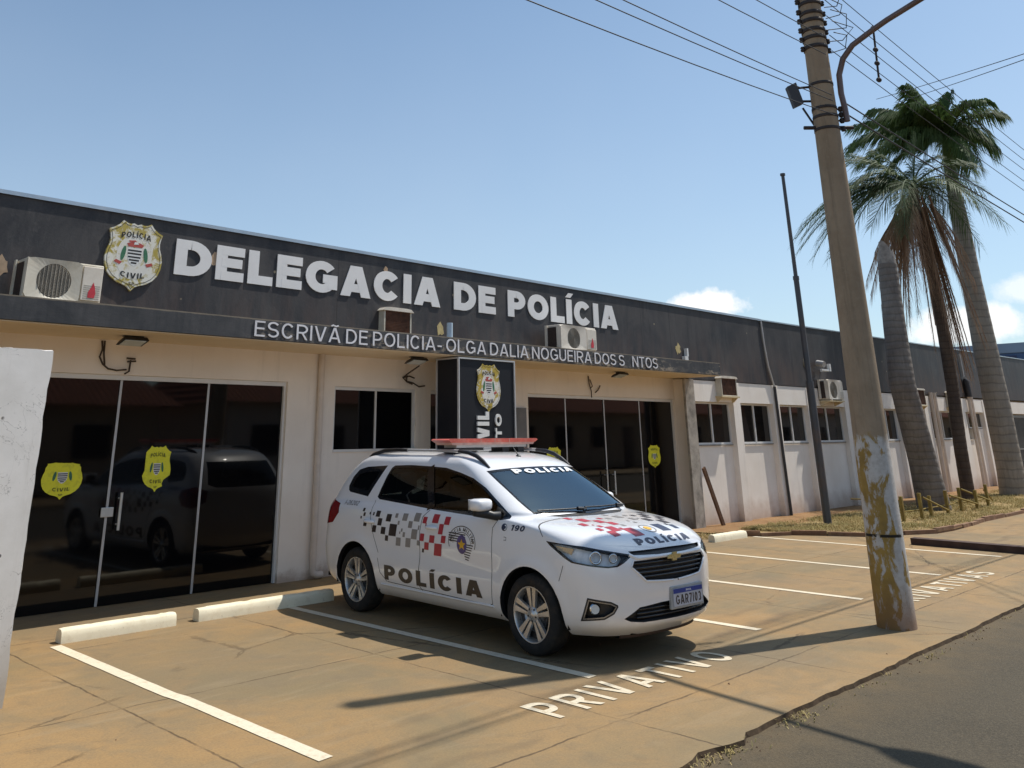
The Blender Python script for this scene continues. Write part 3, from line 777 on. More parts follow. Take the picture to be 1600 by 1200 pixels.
def shield(name, x, y, z, w, h, style, label, cat, group=None, thick=.03, cut=None, tears=0):
    root = empty(name, (x, y, z), 0, label, cat, group)
    T = lambda a, b, d: (x+a*w, y-d, z+b*h)
    main = {'wall': M_SHW, 'tower': M_SHW2, 'yellow': M_SHY}[style]
    pts = shield_outline(1, cut)
    m = MB(); n = len(pts)
    m.add([T(0, 0, thick)]+[T(a, b, thick) for a, b in pts]+[T(a, b, .001) for a, b in pts],
          [(0, 1+i, 1+(i+1) % n) for i in range(n)]+[(1+i, 1+n+i, 1+n+(i+1) % n, 1+(i+1) % n) for i in range(n)])
    m.build('plate', main, root)
    e = thick
    ink = M_OLIVE if style == 'yellow' else M_INK
    if style != 'yellow':   # thin border line set in from the edge
        m = MB(); q = [(a*.93, b*.93) for a, b in shield_outline()]
        for s in ribbon(q+[q[0]], .008): m.add([T(a, b, e+.0012) for a, b in s], [(0, 1, 2, 3)])
        m.build('border_line', ink, root)
        m = MB(); q = arc(0, .02, .33, .33*w/h, 20, 160, 20)
        m.add([T(0, -.02, e+.0010)]+[T(a, b, e+.0010) for a, b in arc(0, -.02, .31, .33, 0, 360, 32)], [(0, i, i+1) for i in range(1, 33)])
        m.build('centre_field', M_SHFIELD, root)
    # coat of arms: small shield with dark stripes, red cap, green branches, red ribbon ends
    m = MB()
    hs = [(-.15, .12), (.15, .12), (.15, -.03), (.12, -.10), (.06, -.15), (0, -.17), (-.06, -.15), (-.12, -.10), (-.15, -.03)]
    m.poly([(a*.8, b*.9) for a, b in hs], T, e, e+.0022); m.build('arms_field', M_EWHITE, root)
    m = MB()
    for b0, hw in ((.06, .118), (.015, .118), (-.035, .11), (-.08, .09), (-.12, .05)):
        m.poly([(-hw, b0), (hw, b0), (hw, b0+.024), (-hw, b0+.024)], T, e+.0024, e+.003)
    m.build('arms_stripes', M_INK, root)
    if style != 'yellow':
        m = MB(); m.poly([(-.12, .125), (.12, .125), (.15, .165), (.08, .19), (-.06, .195), (-.15, .17)], T, e, e+.003)
        m.poly([(-.10, .19), (.03, .195), (-.01, .225), (-.12, .215)], T, e, e+.0034)
        for s in (-1, 1): m.poly([(s*.20, -.11), (s*.31, -.08), (s*.34, -.115), (s*.24, -.15)], T, e, e+.003)
        m.build('arms_crest', M_RED, root)
        m = MB(); m.poly([(-.03, .16), (.06, .17), (.03, .20), (-.02, .20)], T, e+.0032, e+.0042); m.build('arms_star', M_EWHITE, root)
    m = MB()
    for s in (-1, 1):
        q = [(s*(.195+.038*math.cos(t)-.02*math.sin(t)), .02+.11*math.sin(t)) for t in [i*.5236 for i in range(12)]]
        m.poly(q, T, e, e+.0026)
    m.build('laurel', M_GREEN, root)
    # lettering
    def word(txt, zc, hh, wd, curve=0, name='lettering'):
        tw, lay = text_layout(txt, .2, 1.0, .2); m = MB(); s = wd/tw
        for ch, st in lay:
            for i, q4 in enumerate(st):
                for q in q4:
                    m.add([T(-wd/2+a*s, zc+b*hh-curve*((a*s-wd/2)/(wd/2))**2, e+.004+i*.0003) for a, b in q], [(0, 1, 2, 3)])
        m.build(name, ink, root)
    if not cut or style != 'yellow' or max(q[1] for q in pts) > .4: word('POLÍCIA', .265, .085, .52, .03)
    word('CIVIL', -.335, .08, .42, -.02); word('SP', -.435, .045, .10)
    return root

def build_shields():
    shield('shield_emblem', 4.245, YF-.002, 3.755, .69, .80, 'wall', 'white and gold police shield on the black parapet, left of the big letters', 'emblem')
    cutA = lambda p: [(a*(1 if b < .26 else .86), b if b < .26 else .28+(b-.26)*.22-.03*a) for a, b in p]            # top torn straight off
    cutB = lambda p: [(max(a, -.42 if b > -.1 else a), b) if not (a > .30 and b < -.2) else (a*.62, b*1.0) for a, b in p]
    yg = YP+.066
    shield('shield_sticker', 3.925, yg, 1.335, .44, .44, 'yellow', 'wide yellow shield sticker with torn flat top, on the pane left of the door lock', 'sticker', 'yellow stickers on the glass doors', .002, cutA)
    shield('shield_sticker', 5.0, yg, 1.395, .35, .50, 'yellow', 'tall yellow shield sticker reading POLÍCIA CIVIL, right of the tall door handle', 'sticker', 'yellow stickers on the glass doors', .002, cutB)
    shield('shield_sticker', 15.23, yg, 1.33, .42, .42, 'yellow', 'small yellow shield sticker on the last pane of the right-hand glass door', 'sticker', 'yellow stickers on the glass doors', .002)
    shield('shield_sticker', 12.2, yg, 1.33, .42, .42, 'yellow', 'yellow shield sticker half hidden behind the police car roof rail', 'sticker', 'yellow stickers on the glass doors', .002)
build_shields()

# ------------------------------------------------------------------ sign tower under the canopy edge
def build_tower():
    x0, x1, y0, y1, h = 8.80, 9.985, 9.16, 9.62, 2.80
    root = empty('sign_tower', ((x0+x1)/2, y0, 0), 0, 'tall black sign box with pale edges, a shield and upright white letters', 'sign')
    md = simple('black_sign_sheet', (.012, .013, .017), .5, 0, .25, .1, 2)
    m = MB(); m.box(x0+.02, x1-.02, y0+.02, y1, 0, h-.02); m.build('sign_box', md, root)
    m = MB(); w = .022
    for x in (x0, x1-w): m.box(x, x+w, y0, y0+.03, 0, h)
    m.box(x0+w, x1-w, y0, y0+.03, h-w, h); m.box(x0+.004, x0+.016, y0+.031, y1+.01, h-w, h); m.box(x0, x0+.018, y1+.001, y1+.02, 0, h)
    m.build('edge_trim', M_ALU, root)
    ml = M_EWHITE
    def up(txt, xb, z0, z1, hh, w, last=99):     # letters turned a quarter left, reading upwards
        tw, lay = text_layout(txt, w, 1.0, .13); s = (z1-z0)/tw; m = MB()
        for ch, st in lay[-last:]:
            for i, q4 in enumerate(st):
                for q in q4: m.poly([(xb-b*hh, z0+a*s) for a, b in q], lambda a, b, d: (a, y0-d, b), -.018, .004+i*.0005)
        m.build('lettering', ml, root)
    up('POLÍCIA CIVIL', 9.405, .35, 2.06, .235, .27, 5)
    up('PRETO', 9.665, 1.22, 2.03, .125, .2)
    return root
build_tower()
shield('shield_emblem', 9.415, 9.178, 2.40, .50, .66, 'tower', 'gold and white police shield at the top of the black sign tower', 'emblem', None, .012)

# ------------------------------------------------------------------ air conditioners
M_ACW = simple('aged_white_casing', (.62, .57, .47), .5, 0, .45, .12, 4, 0, 60, (.40, .32, .2), .5)
M_ACW2 = simple('sunned_white_casing', (.70, .64, .55), .5, 0, .45, .1, 4, 0, 60, (.35, .26, .16), .5)
M_ACD = simple('dark_fan_opening', (.19, .17, .14), .7, 0, .3, .3, 30)
M_ACG = simple('grey_fan_grille', (.34, .31, .26), .55, .2, .4, .15, 9)
M_RUST = simple('rusty_brown_back', (.105, .048, .028), .8, .1, .3, .45, 12, .5, 70, (.05, .025, .02), .7)
M_FLAME = simple('red_logo', (.55, .035, .05), .5)
M_DKSIDE = simple('shaded_coil', (.05, .035, .03), .7, .2, .4, .3, 40)

def condenser(name, x, y, z, w, d, h, label, group, flame=False, casing=None):
    """split-unit condenser seen from the front: fan opening left, vented panel right"""
    root = empty(name, (x, y, z), 0, label, 'air conditioner', group); c = casing or M_ACW
    m = MB(); m.box(x, x+w, y+.03, y+d, z+.03, z+h, 0, .012); m.build('casing', c, root)
    # left end: open coil between two white posts
    m = MB(); m.box(x-.012, x-.001, y+.10, y+d-.03, z+.05, z+h-.04); m.build('coil', M_DKSIDE, root)
    m = MB(); m.box(x-.03, x-.013, y+d-.05, y+d, z+.03, z+h); m.build('corner_post', c, root)
    # front: raised frame round a round opening
    fx = x+w*.36; fz = z+h*.50; r = h*.40
    m = MB(); n = 40; ww = w*.36
    ring = [(fx+r*math.cos(2*math.pi*i/n), fz+r*math.sin(2*math.pi*i/n)) for i in range(n)]
    def sq(px, pz):
        dx, dz = px-fx, pz-fz; k = 1e9
        if abs(dx) > 1e-6: k = min(k, (fx-x if dx < 0 else w*.70-(fx-x))/abs(dx))
        if abs(dz) > 1e-6: k = min(k, (fz-z-.03 if dz < 0 else z+h-fz)/abs(dz))
        return (fx+dx*k, fz+dz*k)
    outr = [sq(*p) for p in ring]
    m.add([(a, y+.012, b) for a, b in ring]+[(a, y, b) for a, b in outr]+[(a, y+.03, b) for a, b in outr]+[(a, y+.045, b) for a, b in ring],
          [(i, (i+1) % n, n+(i+1) % n, n+i) for i in range(n)]+[(n+i, n+(i+1) % n, 2*n+(i+1) % n, 2*n+i) for i in range(n)]+[(i, 3*n+i, 3*n+(i+1) % n, (i+1) % n) for i in range(n)])
    m.build('fan_surround', c, root)
    m = MB(); m.add([(fx, y+.029, fz)]+[(a, y+.029, b) for a, b in ring], [(0, 1+i, 1+(i+1) % n) for i in range(n)]); m.build('fan_opening', M_ACD, root)
    g = MB()
    for k in range(1, 12):
        rr = r*k/12; pts = [(fx+rr*math.cos(t*.2094), y+.012, fz+rr*math.sin(t*.2094)) for t in range(31)]; g.tube(pts, .0028, 4, 0, False)
    for i in range(-4, 5):
        px = r*i/4.6; hz = math.sqrt(max(0, r*r-px*px)); g.tube([(fx+px, y+.009, fz-hz), (fx+px, y+.009, fz+hz)], .004, 4, 0, False)
    g.build('grille', M_ACG, root)
    px0, px1 = x+w*.72, x+w*.985
    m = MB(); m.box(px0, px1, y+.004, y+.0295, z+.05, z+h-.03, 0, .006)
    m.build('end_panel', M_ACW2, root)
    m = MB()
    for i in range(7): m.box(px0+.02, px1-.02, y+.0025, y+.0038, z+.07+i*.022, z+.077+i*.022)
    m.build('vent_slats', M_ACG, root)
    if flame:
        cx = (px0+px1)/2; T = lambda a, b, dd: (cx+a, y+.002-dd, z+.08+b)
        m = MB(); m.poly([(-.035, 0), (.035, 0), (.045, .05), (.03, .12), (.012, .165), (-.008, .11), (-.035, .06)], T, 0, .002); m.build('red_logo', M_FLAME, root)
    m = MB()
    for a in (x+.08, x+w-.16): m.box(a, a+.08, y+.0, y+d+.02, z, z+.0299)
    m.build('foot', c, root)
    return root

def window_ac(name, x, y, z, w, d, h, label, group):
    root = empty(name, (x, y, z), 0, label, 'air conditioner', group)
    m = MB(); m.box(x+.035, x+w-.035, y+.012, y+.02, z+.02, z+h-.05)
    for i in range(18):
        zz = z+.03+i*(h-.1)/18; m.box(x+.04, x+w-.04, y+.006, y+.012, zz, zz+.006)
    m.build('coil', M_RUST, root)
    m = MB(); m.box(x+.02, x+w-.02, y+.021, y+d, z+.01, z+h-.03); m.build('casing', M_RUST, root)
    m = MB()
    m.box(x+.014, x+.034, y, y+d, z, z+h-.05); m.box(x+w-.034, x+w-.014, y, y+d, z, z+h-.05); m.box(x+.034, x+w-.034, y, y+d, z, z+.0195)
    m.build('side_frame', M_ACW, root)
    m = MB()
    xs = [(x-.02, z+h-.05), (x+.03, z+h-.008), (x+.12, z+h), (x+w-.12, z+h), (x+w-.03, z+h-.008), (x+w+.02, z+h-.05)]
    m.poly(xs, lambda a, b, dd: (a, y-.02+dd, b), 0, d+.03); m.build('lid', M_ACW2, root)
    return root

def bracket(x0, x1, y0, y1, z, root, mat):
    m = MB(); m.box(x0, x1, y0, y1, z-.03, z-.001)
    for x in (x0+.03, x1-.06):
        m.hexa([(x, y1-.03, z-.12), (x+.03, y1-.03, z-.12), (x+.03, y1-.001, z-.12), (x, y1-.001, z-.12), (x, y0+.03, z-.0305), (x+.03, y0+.03, z-.0305), (x+.03, y1-.001, z-.0305), (x, y1-.001, z-.0305)])
    m.build('wall_shelf', mat, root)

def build_ac():
    g = 'air conditioners on the facade'
    condenser('condenser_unit', 2.95, 9.45, ZC+.002, .80, .33, .44, 'big dirty white condenser with red logo, on the canopy left of the white shield', g, True)
    condenser('condenser_unit', 11.42, 9.42, ZC+.002, .98, .33, .42, 'white condenser with red logo on the canopy, under the word POLÍCIA', g, True, M_ACW2)
    window_ac('window_air_conditioner', 7.93, 9.80, 3.02, .54, .128, .48, 'rusty brown boxed air conditioner with white lid, in the middle of the canopy top', g)
    ms = simple('cream_shelf', (.62, .50, .30), .7)
    r = window_ac('window_air_conditioner', 17.08, 9.80, 2.49, .66, .142, .41, 'brown boxed air conditioner on a wall shelf just right of the canopy end', g); bracket(17.05, 17.78, 9.78, YF+.014, 2.49, r, ms)
    r = condenser('condenser_unit', 21.95, 9.66, 2.50, .86, .25, .50, 'white condenser high on the wing wall, between flagpole and utility pole', g, False, M_ACW2); bracket(21.95, 22.8, 9.66, YF-.002, 2.50, r, ms)
    r = window_ac('window_air_conditioner', 31.05, 9.78, 2.50, .6, .148, .48, 'brown boxed air conditioner high on the wing wall, right of the thin palm trunk', g); bracket(31.0, 31.7, 9.76, YF-.002, 2.50, r, ms)
    r = window_ac('window_air_conditioner', 28.25, 9.78, 2.50, .6, .148, .48, 'brown boxed air conditioner high on the wing wall, left of the thin palm trunk', g); bracket(28.2, 28.9, 9.76, YF-.002, 2.50, r, ms)
build_ac()

# ------------------------------------------------------------------ lights and wiring under the canopy
M_LAMPBODY = simple('dark_lamp_body', (.03, .03, .032), .45, .3, .5, .1, 8)
M_LAMPGLASS = simple('lamp_glass', (.62, .66, .66), .12, 0, .6, .05, 8)
def build_lights():
    def flood(x, y, z, label):
        root = empty('floodlight', (x, y, z), 0, label, 'floodlight', 'floodlights under the canopy')
        m = MB(); T = lambda a, b, d: (x+a, y+b, z+d)
        m.hexa([T(-.15, -.09, .015), T(.15, -.09, .015), T(.15, .10, -.035), T(-.15, .10, -.035), T(-.13, -.07, .05), T(.13, -.07, .05), T(.13, .08, .005), T(-.13, .08, .005)]); m.build('lamp_body', M_LAMPBODY, root)
        m = MB(); m.hexa([T(-.12, -.072, .003), T(.12, -.072, .003), T(.12, .075, -.0385), T(-.12, .075, -.0385), T(-.12, -.072, .0095), T(.12, -.072, .0095), T(.12, .075, -.0295), T(-.12, .075, -.0295)]); m.build('lamp_glass', M_LAMPGLASS, root)
        m = MB()
        for a in (-.10, .085): m.box(x+a, x+a+.015, y-.01, y+.02, z+.03, ZS-.013)
        m.box(x-.11, x+.11, y-.03, y+.04, ZS-.022, ZS-.0125); m.build('bracket', M_LAMPBODY, root)
        return root
    a = flood(4.27, 9.72, 2.755, 'dark floodlight under the canopy above the left glass door')
    dup(a, (8.50, 9.72, 2.755), 0, 'dark floodlight under the canopy above the small window')
    dup(a, (13.42, 9.72, 2.755), 0, 'dark floodlight under the canopy above the right glass door')
    mc = simple('dirty_cable', (.17, .10, .055), .7)
    mk = simple('dark_cable', (.05, .035, .025), .7)
    y = YP-.012
    def wires(name, label, paths, mat):
        root = empty(name, Vector(paths[0][0]), 0, label, 'cable', 'loose wiring over the doors')
        for p in paths: m = MB(); m.tube(p, .0105, 6); m.build('cable', mat, root)
    wires('loose_wiring', 'brown loop of loose cable on the wall above the left glass door',
          [[(4.14, y, 2.8), (4.15, y-.02, 2.7), (4.13, y-.01, 2.62), (4.17, y-.02, 2.54), (4.24, y-.02, 2.49), (4.34, y-.02, 2.475), (4.46, y-.01, 2.49)],
           [(4.17, y-.006, 2.8), (4.165, y-.03, 2.66), (4.19, y-.03, 2.53)], [(4.45, y-.01, 2.62), (4.55, y-.02, 2.615)], [(4.46, y-.01, 2.58), (4.56, y-.02, 2.59)], [(4.5, y-.01, 2.6), (4.49, y-.02, 2.47), (4.44, y-.02, 2.44)]], mk)
    wires('loose_wiring', 'tangled loose cable dangling below the floodlight over the small window',
          [[(8.76, y-.3, 2.72), (8.72, y-.1, 2.62), (8.68, y-.02, 2.56), (8.75, y-.02, 2.51), (8.88, y-.02, 2.49), (9.0, y-.02, 2.44), (9.12, y-.02, 2.455)],
           [(8.68, y-.02, 2.56), (8.80, y-.03, 2.585), (8.90, y-.03, 2.56)], [(8.76, y-.02, 2.6), (8.74, y-.04, 2.5), (8.86, y-.03, 2.47)]], mk)
    wires('loose_wiring', 'frayed cable end hanging over the right glass door',
          [[(13.17, y, 2.76), (13.16, y-.02, 2.62), (13.20, y-.03, 2.5), (13.19, y-.04, 2.38)], [(13.2, y-.01, 2.7), (13.24, y-.03, 2.58), (13.16, y-.04, 2.54)], [(13.5, y-.01, 2.6), (13.42, y-.02, 2.52), (13.33, y-.02, 2.47)]], mk)
    # camera with a bare junction disc on the wing parapet
    root = empty('security_camera', (21.9, YF, 3.3), 0, 'small white camera on a bracket with a pale disc, on the black wing parapet', 'camera')
    m = MB(); m.lathe([(0, -.012), (.14, -.012), (.14, 0)], (21.45, YF-.001, 3.38), 'y', 20); m.build('wall_disc', simple('pale_disc', (.32, .28, .2), .8), root)
    m = MB(); m.box(21.75, 22.25, YF-.26, YF-.22, 3.20, 3.24); m.box(22.2, 22.25, YF-.22, YF-.002, 3.20, 3.26); m.box(22.18, 22.25, YF-.27, YF-.2, 3.2, 3.38); m.build('bracket', M_EWHITE, root)
    m = MB(); m.tube([(21.95, YF-.24, 3.36), (21.98, YF-.05, 3.4)], .075, 12); m.build('camera_body', M_ALU, root)
build_lights()

# ------------------------------------------------------------------ boundary pillar, parking stops, plank, beam, flagpole
def build_bits():
    t = NT('chipped_white_plaster'); p = t.pos(); X = t.xyz(p)
    c = t.mix(t.step(t.noise(p, 1.6, 6, .65), .35, .65), (.72, .70, .66), (.86, .84, .81))
    c = t.mix(t.step(t.noise(p, 13, 7, .78), .63, .7, 0, .6), c, (.30, .28, .25))
    sc = t.math('MULTIPLY', t.step(t.math('ABSOLUTE', t.math('SUBTRACT', t.noise(p, 5, 4, .6, 1), .5)), .006, .001), t.step(t.noise(p, 1.9, 2), .5, .6))
    c = t.mix(t.math('MULTIPLY', sc, .7), c, (.18, .17, .16))
    c = t.mix(t.math('MULTIPLY', t.step(t.voro(p, 4.5, 'F1', 0), .07, .04), t.step(t.noise(p, 3, 2), .5, .55)), c, (.10, .09, .08))
    c = t.mix(t.step(t.noise(t.pos((7, 7, .6)), 1, 6, .7), .54, .75, 0, .4), c, (.48, .45, .40))
    h = t.math('ADD', X[2], t.math('MULTIPLY', t.noise(p, 4, 5), .5)); c = t.mix(t.step(h, .85, .3, 0, .65), c, (.38, .30, .2))
    t.set(c, .85, 0, .25); t.bump(t.noise(p, 9, 7, .7), .12, .01)
    root = empty('boundary_pillar', (1.9, 7.1, 0), 0, 'chipped white plastered boundary pillar at the left edge of the forecourt', 'pillar')
    m = MB(); bm = bmesh.new(); bmesh.ops.create_cube(bm, size=1)
    for v in bm.verts: v.co = (1.75+v.co.x*1.5, 7.29+v.co.y*.4, 1.19+v.co.z*2.38)
    bmesh.ops.subdivide_edges(bm, edges=bm.edges[:], cuts=24, use_grid_fill=True)
    rnd = random.Random(3)
    for v in bm.verts:
        if v.co.z > 2.37: v.co.z += -.018*rnd.random()**2
        if v.co.x > 2.49: v.co.x -= .014*rnd.random()**3; 
        v.co.x += .004*math.sin(v.co.z*9)
    m.addbm(bm, 0); m.build('pillar_body', t.mat, root)
    # stops
    ms = NT('worn_cream_stop'); p = ms.pos()
    c = ms.mix(ms.step(ms.noise(p, 9, 6, .7), .5, .72, 0, .7), (.84, .77, .58), (.70, .60, .42)); c = ms.mix(ms.step(ms.noise(p, 40, 5, .7), .6, .75, 0, .6), c, (.35, .27, .17))
    ms.set(c, .85, 0, .25); ms.bump(ms.noise(p, 30, 6, .7), .18, .006)
    def stop(x0, x1, y, label, r=0):
        L = x1-x0; root = MB(); rnd = random.Random(int(x0*50)); n = 26; V = []
        prof = [(-.070, 0), (-.068, .05), (-.060, .092), (-.047, .109), (-.026, .116), (.026, .116), (.047, .109), (.060, .092), (.068, .05), (.070, 0)]
        for i in range(n+1):
            e = 1 if 0 < i < n else .93
            for py, pz in prof:
                c = -.012*rnd.random()**6 if pz > .1 else 0
                V.append((-L/2+L*i/n, py*e+.0015*(rnd.random()-.5), pz*(1 if e == 1 else .96)+c))
        k = len(prof)
        root.add(V, [(i*k+q, (i+1)*k+q, (i+1)*k+q+1, i*k+q+1) for i in range(n) for q in range(k-1)], 0, True)
        root.add(V[:k], [list(range(k))]); root.add(V[-k:], [list(range(k))])
        o = root.build('parking_stop', ms.mat, None); o.location = ((x0+x1)/2, y, 0); o.rotation_euler = (0, 0, r)
        return tag(o, label, 'parking stop', 'cream concrete parking stops')
    stop(3.52, 4.62, 8.86, 'cream concrete parking stop nearest the white pillar', .005)
    stop(4.86, 6.5, 8.86, 'cream concrete parking stop half in the shade behind the police car', -.005)
    stop(14.2, 15.25, 8.60, 'cream concrete parking stop by the dry grass bed, right of the car', -.02)
    # leaning plank
    mw = simple('dark_weathered_wood', (.10, .052, .03), .85, 0, .3, .4, 9, .4, 60)
    a, b = Vector((16.76, 9.86, .0)), Vector((16.23, YF-.05, 1.10)); d = (b-a).normalized(); s = d.cross(Vector((0, 1, 0))).normalized(); u = s.cross(d)
    m = MB(); c4 = lambda q: [q-s*.045-u*.02, q+s*.045-u*.02, q+s*.045+u*.02, q-s*.045+u*.02]
    m.hexa(c4(a)+c4(b)); tag(m.build('wooden_plank', mw, None, a), 'dark wooden plank leaning against the wall under the canopy corner', 'plank')
    # low dark beam lying on the slab
    mb = simple('dark_rusty_beam', (.075, .045, .035), .8, .1, .35, .3, 8, .3, 60)
    m = MB(); m.hexa([(16.08, 6.06, .001), (15.94, 1.0+3.3, .001), (16.14, 1.0+3.3, .001), (16.28, 6.06, .001), (16.08, 6.06, .10), (15.94, 4.3, .10), (16.14, 4.3, .10), (16.28, 6.06, .10)])
    m.hexa([(15.94, 4.299, .001), (15.86, 3.3, .001), (16.06, 3.3, .001), (16.14, 4.299, .001), (15.94, 4.299, .1), (15.86, 3.3, .1), (16.06, 3.3, .1), (16.14, 4.299, .1)])
    tag(m.build('steel_beam', mb, None, (16.1, 5, 0)), 'low dark rusty beam lying on the paving at the right edge', 'beam')
    # flagpole
    mf = simple('dark_grey_pole_paint', (.075, .078, .085), .5, .3, .5, .15, 3, 0, 60, (.16, .09, .05), .4)
    root = empty('flagpole', (18.06, 8.33, 0), 0, 'tall thin dark grey flagpole standing on the grass bed', 'flagpole')
    m = MB(); m.tube([(18.06, 8.33, -.02), (18.06, 8.33, 2.75)], .078, 14); m.build('lower_pole', mf, root)
    m = MB(); m.tube([(18.06, 8.33, 2.751), (18.06, 8.33, 4.85)], [.058, .056], 14); m.tube([(18.06, 8.33, 4.85), (18.06, 8.33, 4.93)], .064, 14); m.build('middle_pole', mf, root)
    m = MB(); m.tube([(18.06, 8.33, 4.931), (18.06, 8.33, 7.18)], [.042, .036], 12); m.tube([(18.06, 8.33, 7.18), (18.06, 8.33, 7.23)], .055, 12); m.build('upper_pole', mf, root)
    # little yellow fence round the palms
    my = simple('faded_yellow_paint', (.24, .175, .045), .8, 0, .3, .3, 10, .3, 60, (.16, .09, .04), .6)
    root = empty('yellow_fence', (22, 7.4, 0), 0, 'low yellow post and rail fence on the grass in front of the palms', 'fence')
    posts = [(19.73, 7.50), (20.36, 7.36), (21.07, 7.42), (22.02, 7.40), (23.10, 7.46), (23.80, 7.34), (24.85, 7.41)]
    for i, (x, y) in enumerate(posts):
        m = MB(); a = .5+.05*math.sin(i*2.2); dx = .03*math.sin(i*3.1)
        m.hexa([(x-.035, y-.03, -.02), (x+.035, y-.03, -.02), (x+.035, y+.03, -.02), (x-.035, y+.03, -.02), (x-.035+dx, y-.03, a), (x+.035+dx, y-.03, a), (x+.035+dx, y+.03, a), (x-.035+dx, y+.03, a)]); m.build('post', my, root)
    def rail(p, q, r=.014):
        m = MB(); m.tube([p, q], r, 6); m.build('rail', my, root)
    for (x0, y0), (x1, y1) in zip(posts, posts[1:]): rail((x0, y0+.06, .2), (x1, y1+.06, .21))
    rail((20.4, 7.31, .46), (21.9, 7.35, .12), .02); rail((22.1, 7.35, .42), (23.7, 7.3, .16), .02); rail((23.1, 7.41, .5), (24.8, 7.36, .18), .02); rail((24.86, 7.46, .4), (26.2, 7.7, .1), .02)
    rail((19.74, 7.55, .42), (19.9, 8.6, .4)); 
build_bits()
# ------------------------------------------------------------------ police car: body surface
CAR_LOC = (6.941, 5.429, 0); CAR_ROT = -.0615

def pchip(xs, ys, x):
    xs = np.array(xs, float); ys = np.array(ys, float); h = np.diff(xs); d = np.diff(ys)/h; n = len(xs)
    m = np.zeros(n); m[0] = d[0]; m[-1] = d[-1]
    for i in range(1, n-1):
        if d[i-1]*d[i] > 0:
            w1 = 2*h[i]+h[i-1]; w2 = h[i]+2*h[i-1]; m[i] = (w1+w2)/(w1/d[i-1]+w2/d[i])
    x = np.clip(x, xs[0], xs[-1]); i = np.clip(np.searchsorted(xs, x)-1, 0, n-2)
    t = (x-xs[i])/h[i]
    return (2*t**3-3*t**2+1)*ys[i]+(t**3-2*t**2+t)*h[i]*m[i]+(-2*t**3+3*t**2)*ys[i+1]+(t**3-t**2)*h[i]*m[i+1]

FRONT = [(.20, -.74), (.24, -.80), (.29, -.855), (.36, -.872), (.45, -.872), (.55, -.880), (.65, -.882), (.72, -.876), (.78, -.862), (.82, -.838), (.86, -.800), (.90, -.745),
         (.935, -.675), (.965, -.575), (.99, -.44), (1.012, -.27), (1.03, -.09), (1.045, .02), (1.07, .065), (1.20, .275), (1.33, .49), (1.45, .705), (1.50, .835),
         (1.535, 1.0), (1.56, 1.22), (1.575, 1.5), (1.583, 1.75)]
REAR = [(.20, 3.22), (.26, 3.36), (.34, 3.42), (.45, 3.46), (.60, 3.475), (.75, 3.46), (.90, 3.445), (1.05, 3.42), (1.20, 3.34), (1.35, 3.23), (1.45, 3.12), (1.50, 3.03),
        (1.535, 2.88), (1.56, 2.62), (1.575, 2.4), (1.583, 2.2)]
WIDTH = [(.20, .74), (.24, .79), (.30, .83), (.40, .852), (.52, .862), (.66, .868), (.80, .868), (.90, .862), (.98, .848), (1.03, .825), (1.07, .795), (1.12, .778), (1.20, .757),
         (1.33, .716), (1.42, .684), (1.47, .662), (1.505, .635), (1.53, .60), (1.55, .545), (1.567, .45), (1.577, .34), (1.583, .2)]
ZL = np.array(sorted(set([round(z, 4) for z in list(np.linspace(.20, .80, 34))+list(np.linspace(.81, 1.10, 34))+list(np.linspace(1.12, 1.46, 22))+list(np.linspace(1.47, 1.583, 24))])))
ARCH = ((0.0, .305), (2.62, .305)); ARCH_R = .372

def body_point_rows():
    rows = []
    f = pchip(*zip(*FRONT), ZL); r = pchip(*zip(*REAR), ZL); w = pchip(*zip(*WIDTH), ZL)
    for z, uf, ur, W in zip(ZL, f, r, w):
        df = float(np.interp(z, [.2, .8, .95, 1.03, 1.08, 1.4, 1.5, 1.583], [.56, .56, .56, .5, .36, .36, .34, .2])); dr = float(np.interp(z, [.2, 1.0, 1.5, 1.583], [.34, .36, .42, .2]))
        nf = float(np.interp(z, [.2, .85, 1.03, 1.1, 1.583], [2.75, 2.75, 2.6, 2.9, 2.3])); nr = 2.8
        row = []
        for i in range(40):
            a = math.pi/2*i/40; row.append((W*math.sin(a)**(2/nf) if i else 0, uf+df*(1-math.cos(a)**(2/nf))))
        u0, u1 = uf+df, ur-dr
        for i in range(56): row.append((W, u0+(u1-u0)*i/56))
        for i in range(29):
            a = math.pi/2*(1-i/28); row.append((W*max(0, math.sin(a))**(2/nr) if i < 28 else 0, ur-dr*(1-math.cos(a)**(2/nr))))
        out = []
        for v, u in row:
            t = 1-.032*abs((u-1.35)/2.2)**3.2
            v2 = v*t
            if v > .6*W and z < 1.0:
                for cu, cz in ARCH:
                    d = math.hypot(u-cu, z-cz); v2 += .014*math.exp(-((d-.385)/.055)**2)
                # soft waist crease rising to the back and a tucked lower door
                v2 -= .010*math.exp(-((z-(.60+.03*u))/.09)**2)*(1 if .5 < u < 2.1 else max(0, 1-4*min(abs(u-.5), abs(u-2.1))))
            out.append((v2, u, z))
        rows.append(out)
    return rows

def body_bmesh():
    rows = body_point_rows(); bm = bmesh.new(); M = len(rows[0]); V = []
    for row in rows:
        right = [bm.verts.new((-v, u, z)) for v, u, z in row]             # kerb side (local -x)
        left = [bm.verts.new((v, u, z)) for v, u, z in row[1:-1]]
        V.append(right+left[::-1])
    n = len(V[0])
    for a, b in zip(V, V[1:]):
        for j in range(n):
            k = (j+1) % n; bm.faces.new((a[k], a[j], b[j], b[k])).smooth = True
    bm.faces.new(V[-1][::-1]).smooth = True
    bm.normal_update()
    return bm

def bm_bvh(bm):
    bm.verts.index_update()
    return BVHTree.FromPolygons([v.co.copy() for v in bm.verts], [[v.index for v in f.verts] for f in bm.faces])

